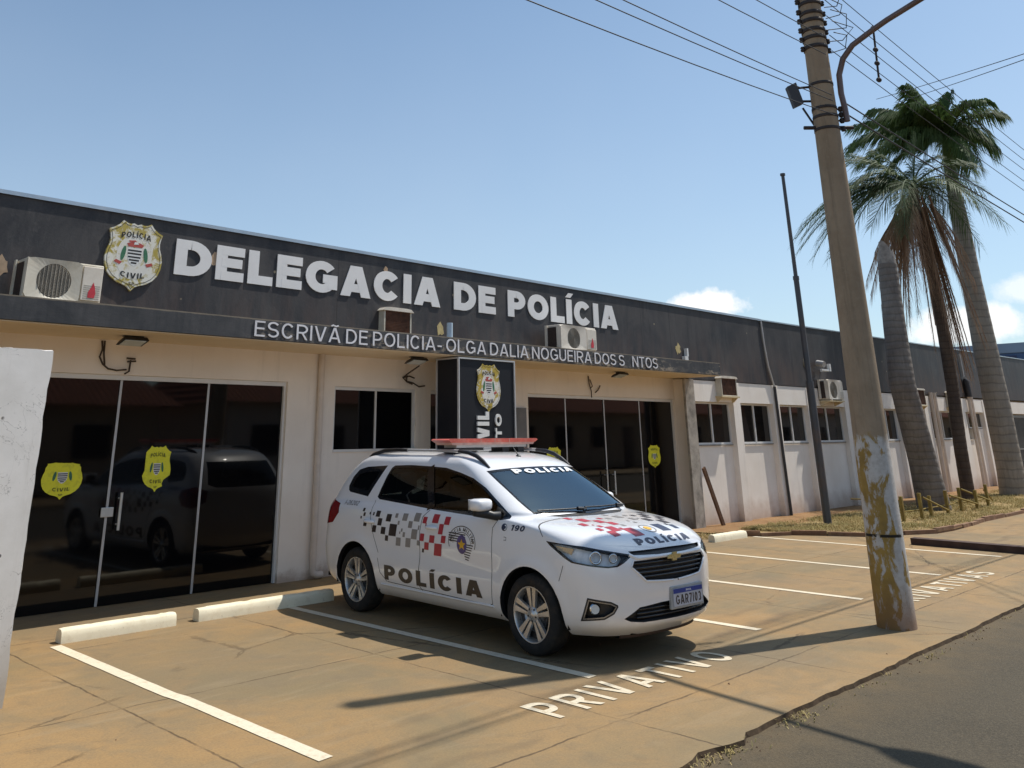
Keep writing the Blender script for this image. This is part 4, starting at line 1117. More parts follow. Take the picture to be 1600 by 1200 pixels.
def clip_region(bm, poly, d):
    """cut the outline (convex loop of 3D points, seen along d) into the skin and return the faces inside it"""
    d = Vector(d).normalized(); P = [Vector(p) for p in poly]; c = sum(P, Vector())/len(P)
    planes = []
    for a, b in zip(P, P[1:]+P[:1]):
        if (b-a).length < 1e-5: continue
        nrm = (b-a).cross(d)
        if nrm.length < 1e-7: continue
        nrm.normalize()
        if (c-a).dot(nrm) > 0: nrm = -nrm
        planes.append((a, nrm))
    bm.normal_update()
    cand = [f for f in bm.faces if f.normal.dot(d) < -.02]
    def near(f):
        for a, nrm in planes:
            if all((v.co-a).dot(nrm) > 0 for v in f.verts): return False
        return True
    cand = [f for f in cand if near(f)]
    for a, nrm in planes:
        es = list({e for f in cand for e in f.edges}); vs = list({v for f in cand for v in f.verts})
        res = bmesh.ops.bisect_plane(bm, geom=cand+es+vs, dist=1e-5, plane_co=a, plane_no=nrm)
        fs = {g for g in res['geom'] if isinstance(g, bmesh.types.BMFace)} | {f for f in cand if f.is_valid}
        cand = [f for f in fs if (f.calc_center_median()-a).dot(nrm) < 0]
    return cand

def mirror(poly): return [(-x, y, z) for x, y, z in poly]
# ------------------------------------------------------------------ police car: parts
def m_carpaint():
    t = NT('white_car_paint'); p = t.pos((1, 1, 1), True); X = t.xyz(p)
    dust = t.math('MULTIPLY', t.step(t.math('ADD', X[2], t.math('MULTIPLY', t.noise(p, 3, 5, .6), .4)), .95, .25, 0, .5), t.step(t.noise(p, 6, 6, .7), .3, .7, .5, 1))
    c = t.mix(dust, (.82, .82, .83), (.62, .52, .41))
    ge = t.n('ShaderNodeNewGeometry')
    t.set(c, t.math('ADD', .34, t.math('MULTIPLY', dust, .3)), 0, .5)
    t.put(t.b.inputs['Coat Weight'], 1.0); t.put(t.b.inputs['Coat Roughness'], .025)
    dk = t.n('ShaderNodeBsdfDiffuse'); dk.inputs[0].default_value = (.02, .02, .022, 1)
    mx = t.n('ShaderNodeMixShader'); t.nt.links.new(ge.outputs['Backfacing'], mx.inputs[0])
    t.nt.links.new(t.b.outputs[0], mx.inputs[1]); t.nt.links.new(dk.outputs[0], mx.inputs[2]); t.nt.links.new(mx.outputs[0], t.out.inputs[0])
    return t.mat
def m_tint(name, col, refl=1.0, rough=.0, ior=1.5):
    t = NT(name); t.nt.nodes.remove(t.b)
    tr = t.n('ShaderNodeBsdfTransparent'); tr.inputs[0].default_value = (*col, 1)
    gl = t.n('ShaderNodeBsdfGlossy'); gl.inputs['Roughness'].default_value = rough; gl.inputs[0].default_value = (*refl, 1) if isinstance(refl, tuple) else (refl, refl, refl, 1)
    fr = t.n('ShaderNodeFresnel'); fr.inputs[0].default_value = ior
    ad = t.n('ShaderNodeMixShader'); t.nt.links.new(fr.outputs[0], ad.inputs[0]); t.nt.links.new(tr.outputs[0], ad.inputs[1]); t.nt.links.new(gl.outputs[0], ad.inputs[2])
    t.nt.links.new(ad.outputs[0], t.out.inputs[0]); return t.mat
M_CAR = m_carpaint()
M_TINT = m_tint('tinted_side_glass', (.40, .45, .43), .9, .01)
M_WS = m_tint('windscreen_glass', (.42, .52, .56), (.72, .9, 1.0), .01, 2.6)
M_LENS = m_tint('clear_lamp_lens', (.96, .97, .98), .9, .01, 1.22)
M_CBLACK = simple('black_car_plastic', (.018, .018, .02), .45, 0, .5, .15, 20)
M_CGLOSS = simple('black_gloss_trim', (.010, .010, .012), .12, 0, .6, .1, 10)
M_CHROME = simple('chrome_trim', (.72, .74, .76), .12, 1, .5, .05, 10)
M_DULLCHROME = simple('dull_chrome', (.30, .31, .33), .3, .8, .5, .05, 10)
M_GOLD = simple('gold_emblem', (.72, .56, .24), .3, .6, .5, .05, 10)
M_REFL = simple('lamp_reflector', (.86, .86, .87), .35, .0, .5, .25, 14)
M_REDLAMP = simple('red_tail_lamp', (.20, .012, .012), .15, 0, .6, .2, 20)
M_TYRE = simple('dusty_tyre_rubber', (.022, .021, .020), .85, 0, .3, .3, 14, .3, 80, (.10, .07, .045), .4)
M_RIM = simple('machined_rim', (.62, .60, .57), .32, .7, .5, .12, 10, 0, 60, (.25, .2, .15), .3)
M_RIMDK = simple('dark_rim_pocket', (.035, .034, .034), .5, .3, .5, .2, 10)
M_WELL = simple('black_wheel_housing', (.010, .010, .010), .9, 0, .2, .2, 10)
M_SEAM = simple('panel_gap', (.06, .055, .05), .8, 0, .2, .1, 10)
M_DECR = simple('decal_red', (.42, .035, .05), .4, 0, .5, .1, 14)
M_DECK = simple('decal_dark', (.040, .030, .028), .4, 0, .5, .15, 14)
M_DECG = simple('decal_grey', (.26, .24, .225), .4, 0, .5, .1, 14)
M_DECT = simple('decal_brown_black', (.055, .042, .032), .4, 0, .5, .1, 14)
M_DECB = simple('decal_blue_black', (.022, .033, .075), .4, 0, .5, .1, 14)
M_DECW = simple('decal_white', (.80, .82, .84), .4, 0, .5, .05, 14)
M_DECP = simple('decal_purple', (.10, .07, .20), .4, 0, .5, .15, 14)
M_DECY = simple('decal_yellow', (.72, .42, .03), .4, 0, .5, .1, 14)
M_PLATE = simple('number_plate', (.46, .48, .54), .35, 0, .5, .06, 20)
M_PLATEB = simple('number_plate_blue', (.02, .045, .26), .35, 0, .5, .06, 20)
M_LIGHTRED = simple('dusty_red_lens', (.56, .11, .08), .35, 0, .5, .2, 9, 0, 60, (.60, .33, .26), .7)
M_LIGHTLOW = simple('dusty_pink_lens', (.58, .34, .28), .45, 0, .5, .2, 12)
M_SEAT = simple('dark_seat_cloth', (.03, .03, .033), .9, 0, .2, .2, 20)
M_DASH = simple('dashboard', (.055, .058, .062), .7, 0, .3, .2, 10)

def extract(bm, faces):
    nb = bmesh.new(); mp = {}
    for f in faces:
        vs = []
        for v in f.verts:
            if v not in mp: mp[v] = nb.verts.new(v.co)
            vs.append(mp[v])
        try: nb.faces.new(vs).smooth = True
        except ValueError: pass
    nb.normal_update(); return nb

def cut_out(bm, faces):
    nb = extract(bm, faces); bmesh.ops.delete(bm, geom=[f for f in faces if f.is_valid], context='FACES'); return nb

def sunk(nb, depth, wall=0, face=1, raise_=0, floor=True):
    """turn a skin patch into a recessed part: side walls (slot `wall`) and a floor (slot `face`)"""
    mb = MB(); nb.normal_update(); nb.verts.index_update()
    top = [v.co+v.normal*raise_ for v in nb.verts]; low = [v.co-v.normal*depth for v in nb.verts]; n = len(top)
    if floor: mb.add(low, [[v.index for v in f.verts] for f in nb.faces], face, True)
    be = [e for e in nb.edges if len(e.link_faces) == 1]
    mb.add(top+low, [(e.verts[0].index, e.verts[1].index, n+e.verts[1].index, n+e.verts[0].index) for e in be], wall)
    return mb

def flat_patch(nb, off=0, mi=0):
    mb = MB(); nb.normal_update(); nb.verts.index_update()
    return mb.add([v.co+v.normal*off for v in nb.verts], [[v.index for v in f.verts] for f in nb.faces], mi, True)

def inset(poly, d, amt):
    d = Vector(d).normalized(); a = Vector((0, 0, 1)); a = (a-d*a.dot(d)).normalized(); b = d.cross(a)
    P = [Vector(p) for p in poly]; Q = [(p.dot(a), p.dot(b)) for p in P]; n = len(Q)
    cx = sum(q[0] for q in Q)/n; cy = sum(q[1] for q in Q)/n; L = []
    for i in range(n):
        (x0, y0), (x1, y1) = Q[i], Q[(i+1) % n]; nx, ny = y1-y0, x0-x1; l = math.hypot(nx, ny); nx /= l; ny /= l
        if (cx-x0)*nx+(cy-y0)*ny < 0: nx, ny = -nx, -ny
        L.append((nx, ny, nx*x0+ny*y0+amt))
    out = []
    for i in range(n):
        a1, b1, c1 = L[i-1]; a2, b2, c2 = L[i]; D = a1*b2-a2*b1
        if abs(D) < .05: u, v = Q[i][0]+amt*L[i][0], Q[i][1]+amt*L[i][1]
        else: u, v = (c1*b2-c2*b1)/D, (a1*c2-a2*c1)/D
        out.append(P[i]+a*(u-Q[i][0])+b*(v-Q[i][1]))
    return out

def build_car():
    car = empty('police_car', CAR_LOC, CAR_ROT, 'white police car with red roof light bar and checkered sides parked in the forecourt', 'car')
    bm = body_bmesh(); skin = bm_bvh(bm)
    def put(name, mb, mats, par=None): return mb.build(name, mats, par or car, fix=False)
    both = lambda poly: ((poly, 1), (mirror(poly), -1))
    # wheel openings
    for cu, cz in ARCH:
        ring = [(-.86, cu+ARCH_R*math.cos(a*math.pi/24), cz+ARCH_R*math.sin(a*math.pi/24)) for a in range(48)]
        for poly, s in both(ring):
            fs = clip_region(bm, poly, (s, 0, 0)); fs = [f for f in fs if f.calc_center_median().x*s < -.5]
            nb = cut_out(bm, fs); nb.verts.index_update()
            lip = MB(); be = [e for e in nb.edges if len(e.link_faces) == 1 and e.verts[0].co.z+e.verts[1].co.z > .45]
            vs = []; fc = []
            for e in be:
                k = len(vs); p, q = e.verts[0].co, e.verts[1].co
                vs += [p, q, q+Vector((s*.05, 0, 0)), p+Vector((s*.05, 0, 0))]; fc.append((k, k+1, k+2, k+3))
            lip.add(vs, fc); put('arch_lip', lip, M_CBLACK); nb.free()
    # glass
    side = (1, 0, 0)
    def glazed(name, poly, d, band, mglass, mband=M_CGLOSS):
        for pl, s in both(poly):
            dd = (d[0]*s, d[1], d[2]); fs = clip_region(bm, pl, dd); fs = [f for f in fs if f.calc_center_median().x*s < .1]
            nb = cut_out(bm, fs); gf = clip_region(nb, inset(pl, dd, band), dd)
            gb = cut_out(nb, gf)
            fr = flat_patch(nb, -.003); be = [e for e in nb.edges if len(e.link_faces) == 1]
            vs = []; fc = []
            for e in be:
                k = len(vs); p, q = e.verts[0], e.verts[1]; vs += [p.co+p.normal*.0, q.co, q.co-q.normal*.02, p.co-p.normal*.02]; fc.append((k, k+1, k+2, k+3))
            fr.add(vs, fc)
            w = put(name, fr, mband); put('glass', flat_patch(gb, -.006), mglass, w); nb.free(); gb.free()
    rear = [(-.78, 2.31, 1.10), (-.77, 2.356, 1.122), (-.715, 2.275, 1.33), (-.69, 2.228, 1.411), (-.68, 2.184, 1.437), (-.67, 1.9, 1.447), (-.68, 1.565, 1.441), (-.80, 1.405, 1.052)]
    frnt = [(-.68, 1.565, 1.441), (-.68, 1.315, 1.432), (-.695, 1.076, 1.393), (-.71, .869, 1.348), (-.73, .665, 1.27), (-.758, .472, 1.162), (-.774, .339, 1.088), (-.776, .285, 1.052), (-.80, .27, 1.03),
            (-.83, .366, 1.016), (-.82, .9, 1.034), (-.80, 1.405, 1.052)]
    quart = [(-.754, 2.938, 1.17), (-.745, 2.952, 1.211), (-.716, 2.914, 1.304), (-.69, 2.83, 1.382), (-.682, 2.685, 1.414), (-.677, 2.314, 1.434), (-.774, 2.537, 1.118), (-.76, 2.90, 1.15)]
    glazed('rear_side_window', rear, side, .026, M_TINT); glazed('front_side_window', frnt, side, .022, M_TINT); glazed('quarter_window', quart, side, .055, M_TINT)
    ws = [(-.617, .80, 1.420), (-.634, .60, 1.31), (-.645, .33, 1.17), (-.640, .22, 1.10), (-.625, .16, 1.064)]
    poly = ws+[(0, 0, 1.057)]+mirror(ws)[::-1]+[(.35, .71, 1.440), (0, .706, 1.447), (-.35, .71, 1.440)]
    fs = clip_region(bm, poly, (0, 1, -.25)); fs = [f for f in fs if f.calc_center_median().y < 1.2]
    nb = cut_out(bm, fs); gf = clip_region(nb, inset(poly, (0, 1, -.25), .022), (0, 1, -.25)); gb = cut_out(nb, gf)
    w = put('windscreen', flat_patch(nb, -.003), M_CGLOSS); put('glass', flat_patch(gb, -.005), M_WS, w); nb.free(); gb.free()
    cowl = [(-.60, .1, 1.066), (-.56, .1, 1.052), (-.40, .0, 1.038), (0, 0, 1.033), (.40, 0, 1.038), (.56, .1, 1.052), (.60, .1, 1.066), (0, 0, 1.062)]
    fs = clip_region(bm, cowl, (0, 1, -.05)); nb = cut_out(bm, [f for f in fs if f.calc_center_median().y < .5]); put('cowl_panel', flat_patch(nb, -.006), M_CBLACK); nb.free()
    rw = [(-.52, 3.1, 1.40), (-.60, 3.2, 1.10), (-.5, 3.2, 1.06), (.5, 3.2, 1.06), (.60, 3.2, 1.10), (.52, 3.1, 1.40)]
    fs = clip_region(bm, rw, (0, -1, 0)); nb = cut_out(bm, fs); put('rear_window', flat_patch(nb, -.004), M_TINT); nb.free()
    # lamps
    hl = [(-.852, -.181, .917), (-.78, -.54, .872), (-.619, -.708, .852), (-.485, -.78, .84), (-.482, -.81, .79), (-.555, -.798, .749), (-.612, -.776, .723), (-.681, -.734, .717), (-.785, -.622, .729),
          (-.841, -.482, .747), (-.851, -.413, .777), (-.855, -.257, .860)]
    for pl, s in both(hl):
        d = (.62*s, .78, 0); fs = clip_region(bm, pl, d); fs = [f for f in fs if f.calc_center_median().x*s < 0]; nb = cut_out(bm, fs)
        h = put('headlight', sunk(nb, .05, 0, 1), [M_CGLOSS, M_REFL])
        rim = extract(nb, nb.faces[:]); gf = clip_region(rim, inset(pl, d, .011), d); lens = cut_out(rim, gf)
        put('lamp_rim', flat_patch(rim, .001), M_CGLOSS, h); put('lens', flat_patch(lens, .0015), M_LENS, h)
        def ball(name, c, r, m1, m2):
            n = Vector((-.62*s, -.78, 0)).normalized(); q = MB()
            a = Vector((n.y, -n.x, 0)); u = Vector((0, 0, 1)); hp = skin.ray_cast(Vector(c)+n*1.0, -n)[0]; c = hp-n*.032 if hp else Vector(c)
            def ringp(rr, off): return [Vector(c)+n*off+a*rr*math.cos(t*math.pi/12)+u*rr*math.sin(t*math.pi/12) for t in range(24)]
            R1, R2, R3 = ringp(r, .012), ringp(r*.8, .02), ringp(r*.72, -.01)
            q.add(R1+R2+R3, [(i, (i+1) % 24, 24+(i+1) % 24, 24+i) for i in range(24)]+[(24+i, 24+(i+1) % 24, 48+(i+1) % 24, 48+i) for i in range(24)], 0, True)
            q.add(R3, [list(range(24))], 1); put(name, q, [m1, m2], h)
        ball('projector', (-.690*s, -.60, .787), .050, M_CHROME, M_LENS)
        ball('side_lamp', (-.585*s, -.70, .783), .036, M_CHROME, M_REFL)
        q = MB(); q.add([(-.835*s, -.30, .862), (-.79*s, -.47, .845), (-.80*s, -.45, .80), (-.835*s, -.33, .83)], [(0, 1, 2, 3)])
        put('indicator', q, simple('amber_reflector', (.62, .42, .24), .3, .4), h)
        q = MB(); bz = [skin.ray_cast(Vector((x*s, -3, z)), Vector((0, 1, 0)))[0]+Vector((0, .022, 0)) for x, z in ((.492, .832), (.56, .838), (.555, .775), (.60, .728), (.55, .752), (.49, .795))]; q.add(bz, [list(range(6))]); put('lamp_bezel', q, M_CBLACK, h)
        nb.free(); rim.free(); lens.free()
    tl = [(-.85, 3.035, 1.03), (-.86, 3.0, .94), (-.855, 3.09, .835), (-.80, 3.28, .80), (-.69, 3.41, .88), (-.69, 3.41, 1.02), (-.76, 3.25, 1.075)]
    for pl, s in both(tl):
        fs = clip_region(bm, pl, (.80*s, -.60, 0)); fs = [f for f in fs if f.calc_center_median().x*s < 0 and f.calc_center_median().y > 2.8]; nb = cut_out(bm, fs)
        put('tail_lamp', flat_patch(nb, .004), M_REDLAMP); nb.free()
    fg = [(-.80, -.52, .325), (-.794, -.597, .498), (-.667, -.736, .472), (-.620, -.764, .447), (-.618, -.765, .432), (-.646, -.745, .384), (-.704, -.692, .345)]
    for pl, s in both(fg):
        d = (.62*s, .78, 0); fs = clip_region(bm, pl, d); fs = [f for f in fs if f.calc_center_median().x*s < 0]; nb = cut_out(bm, fs)
        rim = extract(nb, nb.faces[:]); gf = clip_region(rim, inset(pl, d, .012), d); hole = cut_out(rim, gf)
        f0 = put('fog_lamp', flat_patch(rim, .002), M_CBLACK)
        r2 = extract(hole, hole.faces[:]); gf = clip_region(r2, inset(pl, d, .020), d); h2 = cut_out(r2, gf)
        put('chrome_edge', flat_patch(r2, .004), M_DULLCHROME, f0); put('recess', sunk(h2, .045, 0, 0), M_CBLACK, f0)
        n = Vector((-.62*s, -.78, 0)); a = Vector((n.y, -n.x, 0)); u = Vector((0, 0, 1)); c = Vector((-.735*s, -.615, .418)); q = MB()
        rg = lambda rr, o: [c+n*o+a*rr*math.cos(t*.3142)+u*rr*math.sin(t*.3142) for t in range(20)]
        A, B = rg(.042, .028), rg(.034, .036)
        q.add(A+B, [(i, (i+1) % 20, 20+(i+1) % 20, 20+i) for i in range(20)], 0, True); q.add(B, [list(range(20))], 1); put('bulb_glass', q, [M_CHROME, M_LAMPGLASS], f0)
        nb.free(); rim.free(); hole.free(); r2.free(); h2.free()
    # grille: narrow upper slot, white-blue bar with emblem, big lower mouth, bumper intake
    F = (0, 1, 0)
    def mouth(name, half, d, depth, mats, bars=None):
        poly = half+mirror(half)[::-1]
        fs = clip_region(bm, poly, F); fs = [f for f in fs if f.calc_center_median().y < 0]; nb = cut_out(bm, fs)
        o = put(name, sunk(nb, depth, 0, 0), mats); nb.free(); return o
    up = [(0, -.85, .832), (-.25, -.85, .834), (-.485, -.78, .830), (-.455, -.81, .800), (0, -.86, .784)]
    mouth('upper_grille', up, F, .02, M_CBLACK)
    lo = [(0, -.87, .765), (-.455, -.82, .772), (-.492, -.825, .715), (-.36, -.862, .612), (0, -.88, .592)]
    g = mouth('lower_grille', lo, F, .045, M_CBLACK)
    def row(pts_x, z, off, r, mat, name, par, n=22, x0=None, x1=None, zf=None):
        q = MB(); pts = []
        for i in range(n+1):
            x = x0+(x1-x0)*i/n; zz = zf(x) if zf else z; h = skin.ray_cast(Vector((x, -3, zz)), Vector((0, 1, 0)))[0]
            if h: pts.append(h+Vector((0, off, 0)))
        q.tube(pts, r, 6); put(name, q, mat, par)
    for z, xm in ((.735, .47), (.700, .47), (.667, .42), (.634, .375)): row(None, z, .022, .011, M_CGLOSS, 'slat', g, 22, -xm, xm)
    row(None, 0, .002, .0165, M_CAR, 'grille_bar', None, 30, -.49, .49, lambda x: .776+.03*max(0, (abs(x)-.42)/.07)**1.5)
    # thin bright edge round the lower mouth
    ed = [(-.462, .772), (-.498, .715), (-.363, .606), (-.18, .592), (0, .586)]
    for s in (1, -1):
        q = MB(); pts = []
        for (x0, z0), (x1, z1) in zip(ed, ed[1:]):
            for i in range(6): 
                x, z = x0+(x1-x0)*i/6, z0+(z1-z0)*i/6; h = skin.ray_cast(Vector((s*x, -3, z)), Vector((0, 1, 0)))[0]; pts.append(h)
        q.tube(pts, .0085, 6); put('grille_edge', q, M_CAR)
    q = MB(); hb = skin.ray_cast(Vector((0, -3, .765)), Vector((0, 1, 0)))[0]
    T = lambda a, b, d: (a, hb.y-.012-d, .764+b)
    q.poly([(-.092, -.012), (-.075, .016), (-.028, .016), (-.022, .032), (.034, .032), (.028, .016), (.092, .012), (.075, -.016), (.028, -.016), (.022, -.032), (-.034, -.032), (-.028, -.016)], T, 0, .012)
    put('front_emblem', q, M_GOLD)
    lw = [(0, -.87, .437), (-.2, -.87, .437), (-.434, -.835, .420), (-.575, -.78, .345), (-.52, -.8, .322), (-.40, -.835, .308), (0, -.86, .303)]
    o = mouth('bumper_intake', lw, F, .05, M_CBLACK)
    for z in (.34, .37, .40): row(None, z, .03, .009, M_CGLOSS, 'slat', o, 18, -.44, .44)
    q = MB(); P = []
    for i in range(33):
        x = -.50+1.0*i/32; h = skin.ray_cast(Vector((x, -3, .215)), Vector((0, 1, 0)))[0]
        if h: P.append(h)
    n = len(P); q.add([p+Vector((0, .012, .01)) for p in P]+[p+Vector((0, .03, -.035)) for p in P]+[p+Vector((0, .16, -.02)) for p in P],
                      [(i, i+1, n+i+1, n+i) for i in range(n-1)]+[(n+i, n+i+1, 2*n+i+1, 2*n+i) for i in range(n-1)], 0, True)
    put('chin_lip', q, simple('dusty_black_lip', (.07, .045, .035), .8))
    # body skin itself
    mb = MB(); bm.normal_update(); mb.addbm(bm, 0, True)
    body = put('body', mb, M_CAR)
    # underside and wheel housings
    q = MB(); q.box(-.60, .60, -.38, 3.25, .235, .27); q.box(-.77, .77, .40, 2.22, .235, .269); q.box(-.7, .7, 3.03, 3.38, .26, .30); q.box(-.42, .42, -.72, -.42, .205, .235); put('underbody', q, M_WELL)
    for cu, cz in ARCH:
        for s in (-1, 1):
            q = MB(); n = 20; A = []
            for x in (s*.55, s*.82):
                A += [(x, cu+.40*math.cos(math.pi*(i/n)*1.1-.157), cz+.40*math.sin(math.pi*(i/n)*1.1-.157)) for i in range(n+1)]
            q.add(A, [(i, i+1, n+2+i, n+1+i) for i in range(n)]); q.add(A[:n+1]+[(s*.55, cu, cz-.1)], [list(range(n+2))]); put('wheel_housing', q, M_WELL)
    # wheels
    def wheel(cu, s):
        c = (s*.848, cu, .308); X = lambda h: -s*h
        tp = [(.214, .008), (.222, -.002), (.262, -.004), (.29, .006), (.304, .022), (.310, .05), (.311, .10), (.310, .15), (.30, .185), (.26, .2), (.21, .2)]
        m = MB(); m.lathe([(r, X(h)) for r, h in tp], c, 'x', 48); w = put('wheel', m, M_TYRE)
        m = MB(); m.lathe([(.214, X(.006)), (.208, X(.004)), (.203, X(.010)), (.196, X(.05)), (.19, X(.12))], c, 'x', 48); put('rim', m, M_RIM, w)
        m = MB(); m.lathe([(.195, X(.075)), (.1, X(.07)), (0, X(.07))], c, 'x', 40); put('brake_shadow', m, M_RIMDK, w)
        m = MB(); m.lathe([(.14, X(.060)), (.14, X(.066)), (.06, X(.055))], c, 'x', 32); put('brake_disc', m, M_DULLCHROME, w)
        for k in range(5):
            a0 = math.radians(90+72*k)
            m = MB()
            for e in (-1, 1):
                def P(r, t, h): 
                    a = a0; return (c[0]+X(h), c[1]+(r*math.cos(a)-t*math.sin(a)), c[2]+(r*math.sin(a)+t*math.cos(a)))
                i0, i1, o0, o1 = e*.006, e*.027, e*.011, e*.056
                f = [P(.045, i0, .022), P(.045, i1, .024), P(.203, o1, .010), P(.203, o0, .012)]
                b = [P(.045, i0, .05), P(.045, i1, .05), P(.20, o1, .04), P(.20, o0, .04)]
                m.add(f+b, [(0, 1, 2, 3), (0, 4, 5, 1), (1, 5, 6, 2), (2, 6, 7, 3), (3, 7, 4, 0)])
            put('spoke', m, M_RIM, w)
        m = MB(); m.lathe([(.062, X(.045)), (.06, X(.022)), (.05, X(.016)), (.034, X(.014)), (.03, X(.008)), (0, X(.006))], c, 'x', 24); put('hub_cap', m, M_RIM, w)
        m = MB()
        for k in range(5):
            a = math.radians(54+72*k); m.tube([(c[0]+X(.030), c[1]+.047*math.cos(a), c[2]+.047*math.sin(a)), (c[0]+X(.012), c[1]+.047*math.cos(a), c[2]+.047*math.sin(a))], .008, 8)
        put('wheel_nuts', m, M_RIMDK, w)
    for cu, cz in ARCH:
        for s in (-1, 1): wheel(cu, s)
    # wrapped graphics: flat shapes laid on the skin
    def on_skin(a, b, mode, off):
        if mode == 'R': o, d = Vector((-3, a, b)), Vector((1, 0, 0))
        elif mode == 'L': o, d = Vector((3, a, b)), Vector((-1, 0, 0))
        elif mode == 'F': o, d = Vector((a, -3, b)), Vector((0, 1, 0))
        else: o, d = Vector((a, b, 4)), Vector((0, 0, -1))
        h, nrm, _, _ = skin.ray_cast(o, d)
        if h is None: return None
        if nrm.dot(d) > 0: nrm = -nrm
        return h+nrm*off
    def wrap(quads, mode, mat, name, off=.0018, par=None, cell=.03):
        m = MB()
        for k, q in enumerate(quads):
            (ax, ay), (bx, by), (cx, cy), (dx, dy) = q
            nu = max(1, math.ceil(max(math.dist(q[0], q[1]), math.dist(q[3], q[2]))/cell)); nv = max(1, math.ceil(max(math.dist(q[1], q[2]), math.dist(q[0], q[3]))/cell))
            P = []
            for j in range(nv+1):
                for i in range(nu+1):
                    u, v = i/nu, j/nv
                    P.append(on_skin((1-v)*((1-u)*ax+u*bx)+v*((1-u)*dx+u*cx), (1-v)*((1-u)*ay+u*by)+v*((1-u)*dy+u*cy), mode, off+(k % 5)*.00012))
            if any(p is None for p in P): continue
            m.add(P, [(j*(nu+1)+i, j*(nu+1)+i+1, (j+1)*(nu+1)+i+1, (j+1)*(nu+1)+i) for j in range(nv) for i in range(nu)], 0, True)
        return put(name, m, mat, par)
    def text(txt, mode, x0, x1, y0, y1, w, mat, name, gap=.16, slant=0, off=.0022, map_=None, k=1.0):
        tw, lay = text_layout(txt, w, k, gap, .2); sx = (x1-x0)/tw; hh = y1-y0; Q = []
        for ch, st in lay:
            for s4 in st:
                for q in s4:
                    pts = [(x0+(a+slant*b)*sx, y0+b*hh) for a, b in q]
                    Q.append([map_(*p) for p in pts] if map_ else pts)
        return wrap(Q, mode, mat, name, off)
    sq = {'k': [(2.503, .991, .038, .032), (2.478, .948, .037, .035), (2.534, .915, .027, .024), (2.451, .852, .059, .035), (2.375, .964, .021, .023), (2.309, .962, .026, .031), (2.229, .966, .072, .058), (2.182, .892, .071, .069), (2.277, .821, .069, .065), (2.115, .814, .077, .068), (2.056, .747, .053, .052), (2.032, .939, .084, .07), (1.948, .83, .124, .112), (1.453, .681, .03, .035)],
          'g': [(1.902, .967, .044, .041), (1.855, .903, .03, .037), (1.756, .961, .08, .067), (1.793, .84, .024, .029), (1.825, .814, .019, .022), (1.758, .801, .037, .044), (1.856, .729, .078, .077), (1.659, .899, .063, .062), (1.558, .971, .091, .077), (1.588, .816, .091, .09), (1.693, .732, .081, .083), (1.526, .743, .041, .046), (1.52, .88, .021, .04)],
          'r': [(1.432, .953, .063, .059), (1.41, .911, .015, .036), (1.267, .975, .093, .078), (1.091, .967, .078, .07), (1.175, .889, .067, .091), (1.463, .798, .063, .068), (1.309, .793, .077, .067), (1.135, .803, .066, .064), (1.395, .725, .069, .067), (1.222, .706, .112, .108)]}
    for mode in ('R', 'L'):
        for kk, mt in (('k', M_DECK), ('g', M_DECG), ('r', M_DECR)):
            Q = []
            for cy, cz, w, h in sq[kk]:
                s = .10*h; Q.append([(cy+w/2+s, cz-h/2), (cy-w/2+s, cz-h/2), (cy-w/2-s, cz+h/2), (cy+w/2-s, cz+h/2)])
            wrap(Q, mode, mt, 'check_graphic')
    text('POLÍCIA', 'R', 2.095, .605, .362, .497, .25, M_DECT, 'lettering', .20, 0)
    text('POLÍCIA', 'L', .605, 2.095, .362, .497, .25, M_DECT, 'lettering', .20, 0)
    text('190', 'R', .225, .055, .943, .989, .2, M_DECB, 'lettering', .14, .22)
    text('I-26202', 'R', 2.92, 2.655, 1.022, 1.067, .17, M_DECG, 'lettering', .12, .1)
    text('POLÍCIA', 'F', -.335, .395, .862, .906, .27, M_DECB, 'lettering', .18, 0)
    # phone badge
    c0 = (.30, .963); disc = arc(c0[0], c0[1], .036, .03, 0, 360, 20)
    wrap([[c0, disc[i], disc[i+1], c0] for i in range(20)], 'R', M_DECB, 'phone_badge', .002)
    wrap(ribbon(arc(c0[0]-.010, c0[1], .017, .017, 70, 290, 10), .008), 'R', M_DECW, 'phone_mark', .003)
    # round military-police badge on the front door
    bc = (.865, .80); e = lambda a, b: (bc[0]-a, bc[1]+b)
    ringp = [e(.19*math.cos(t)*1.0, .135*math.sin(t)) for t in [math.pi*(-.12+1.24*i/30) for i in range(31)]]
    wrap(ribbon(ringp, .007), 'R', M_DECT, 'badge_ring', .002)
    ring2 = [e(.125*math.cos(t), .083*math.sin(t)) for t in [math.pi*(-.05+1.1*i/30) for i in range(31)]]
    wrap(ribbon(ring2, .005), 'R', M_DECT, 'badge_ring', .002)
    word = 'POLICIA MILITAR'; Q = []
    for i, ch in enumerate(word):
        if ch == ' ': continue
        t = math.radians(176-172*i/(len(word)-1)); W, S = letter_quads(ch, .2); ct, st = math.cos(t), math.sin(t)
        for s4 in S:
            for q in s4:
                pp = []
                for a, b in q:
                    da, db = (a-W/2)*.040, (b-.5)*.034; px, pz = .157*ct, .109*st
                    pp.append(e(px+da*st+db*ct, pz-da*ct*.8+db*st*.9))
                Q.append(pp)
    wrap(Q, 'R', M_DECT, 'badge_lettering', .002, None, .05)
    fan = [e(.185*math.cos(t*.2618), -.01+.145*math.sin(t*.2618)) for t in range(25)]
    Q = []
    for i in range(11):
        b = .07-.021*i; l = (-.19 if i < 4 else -.02) if i < 5 else .01+.006*(i-5); r = (.05 if i < 4 else .16-.012*(i-4))
        Q.append([e(l, b-.004*1), e(r, b-.012), e(r, b-.003), e(l, b+.006)])
    wrap(Q, 'R', M_DECK, 'badge_stripes', .0018)
    el = [e(.070*math.cos(t*.2618), -.02+.080*math.sin(t*.2618)) for t in range(25)]
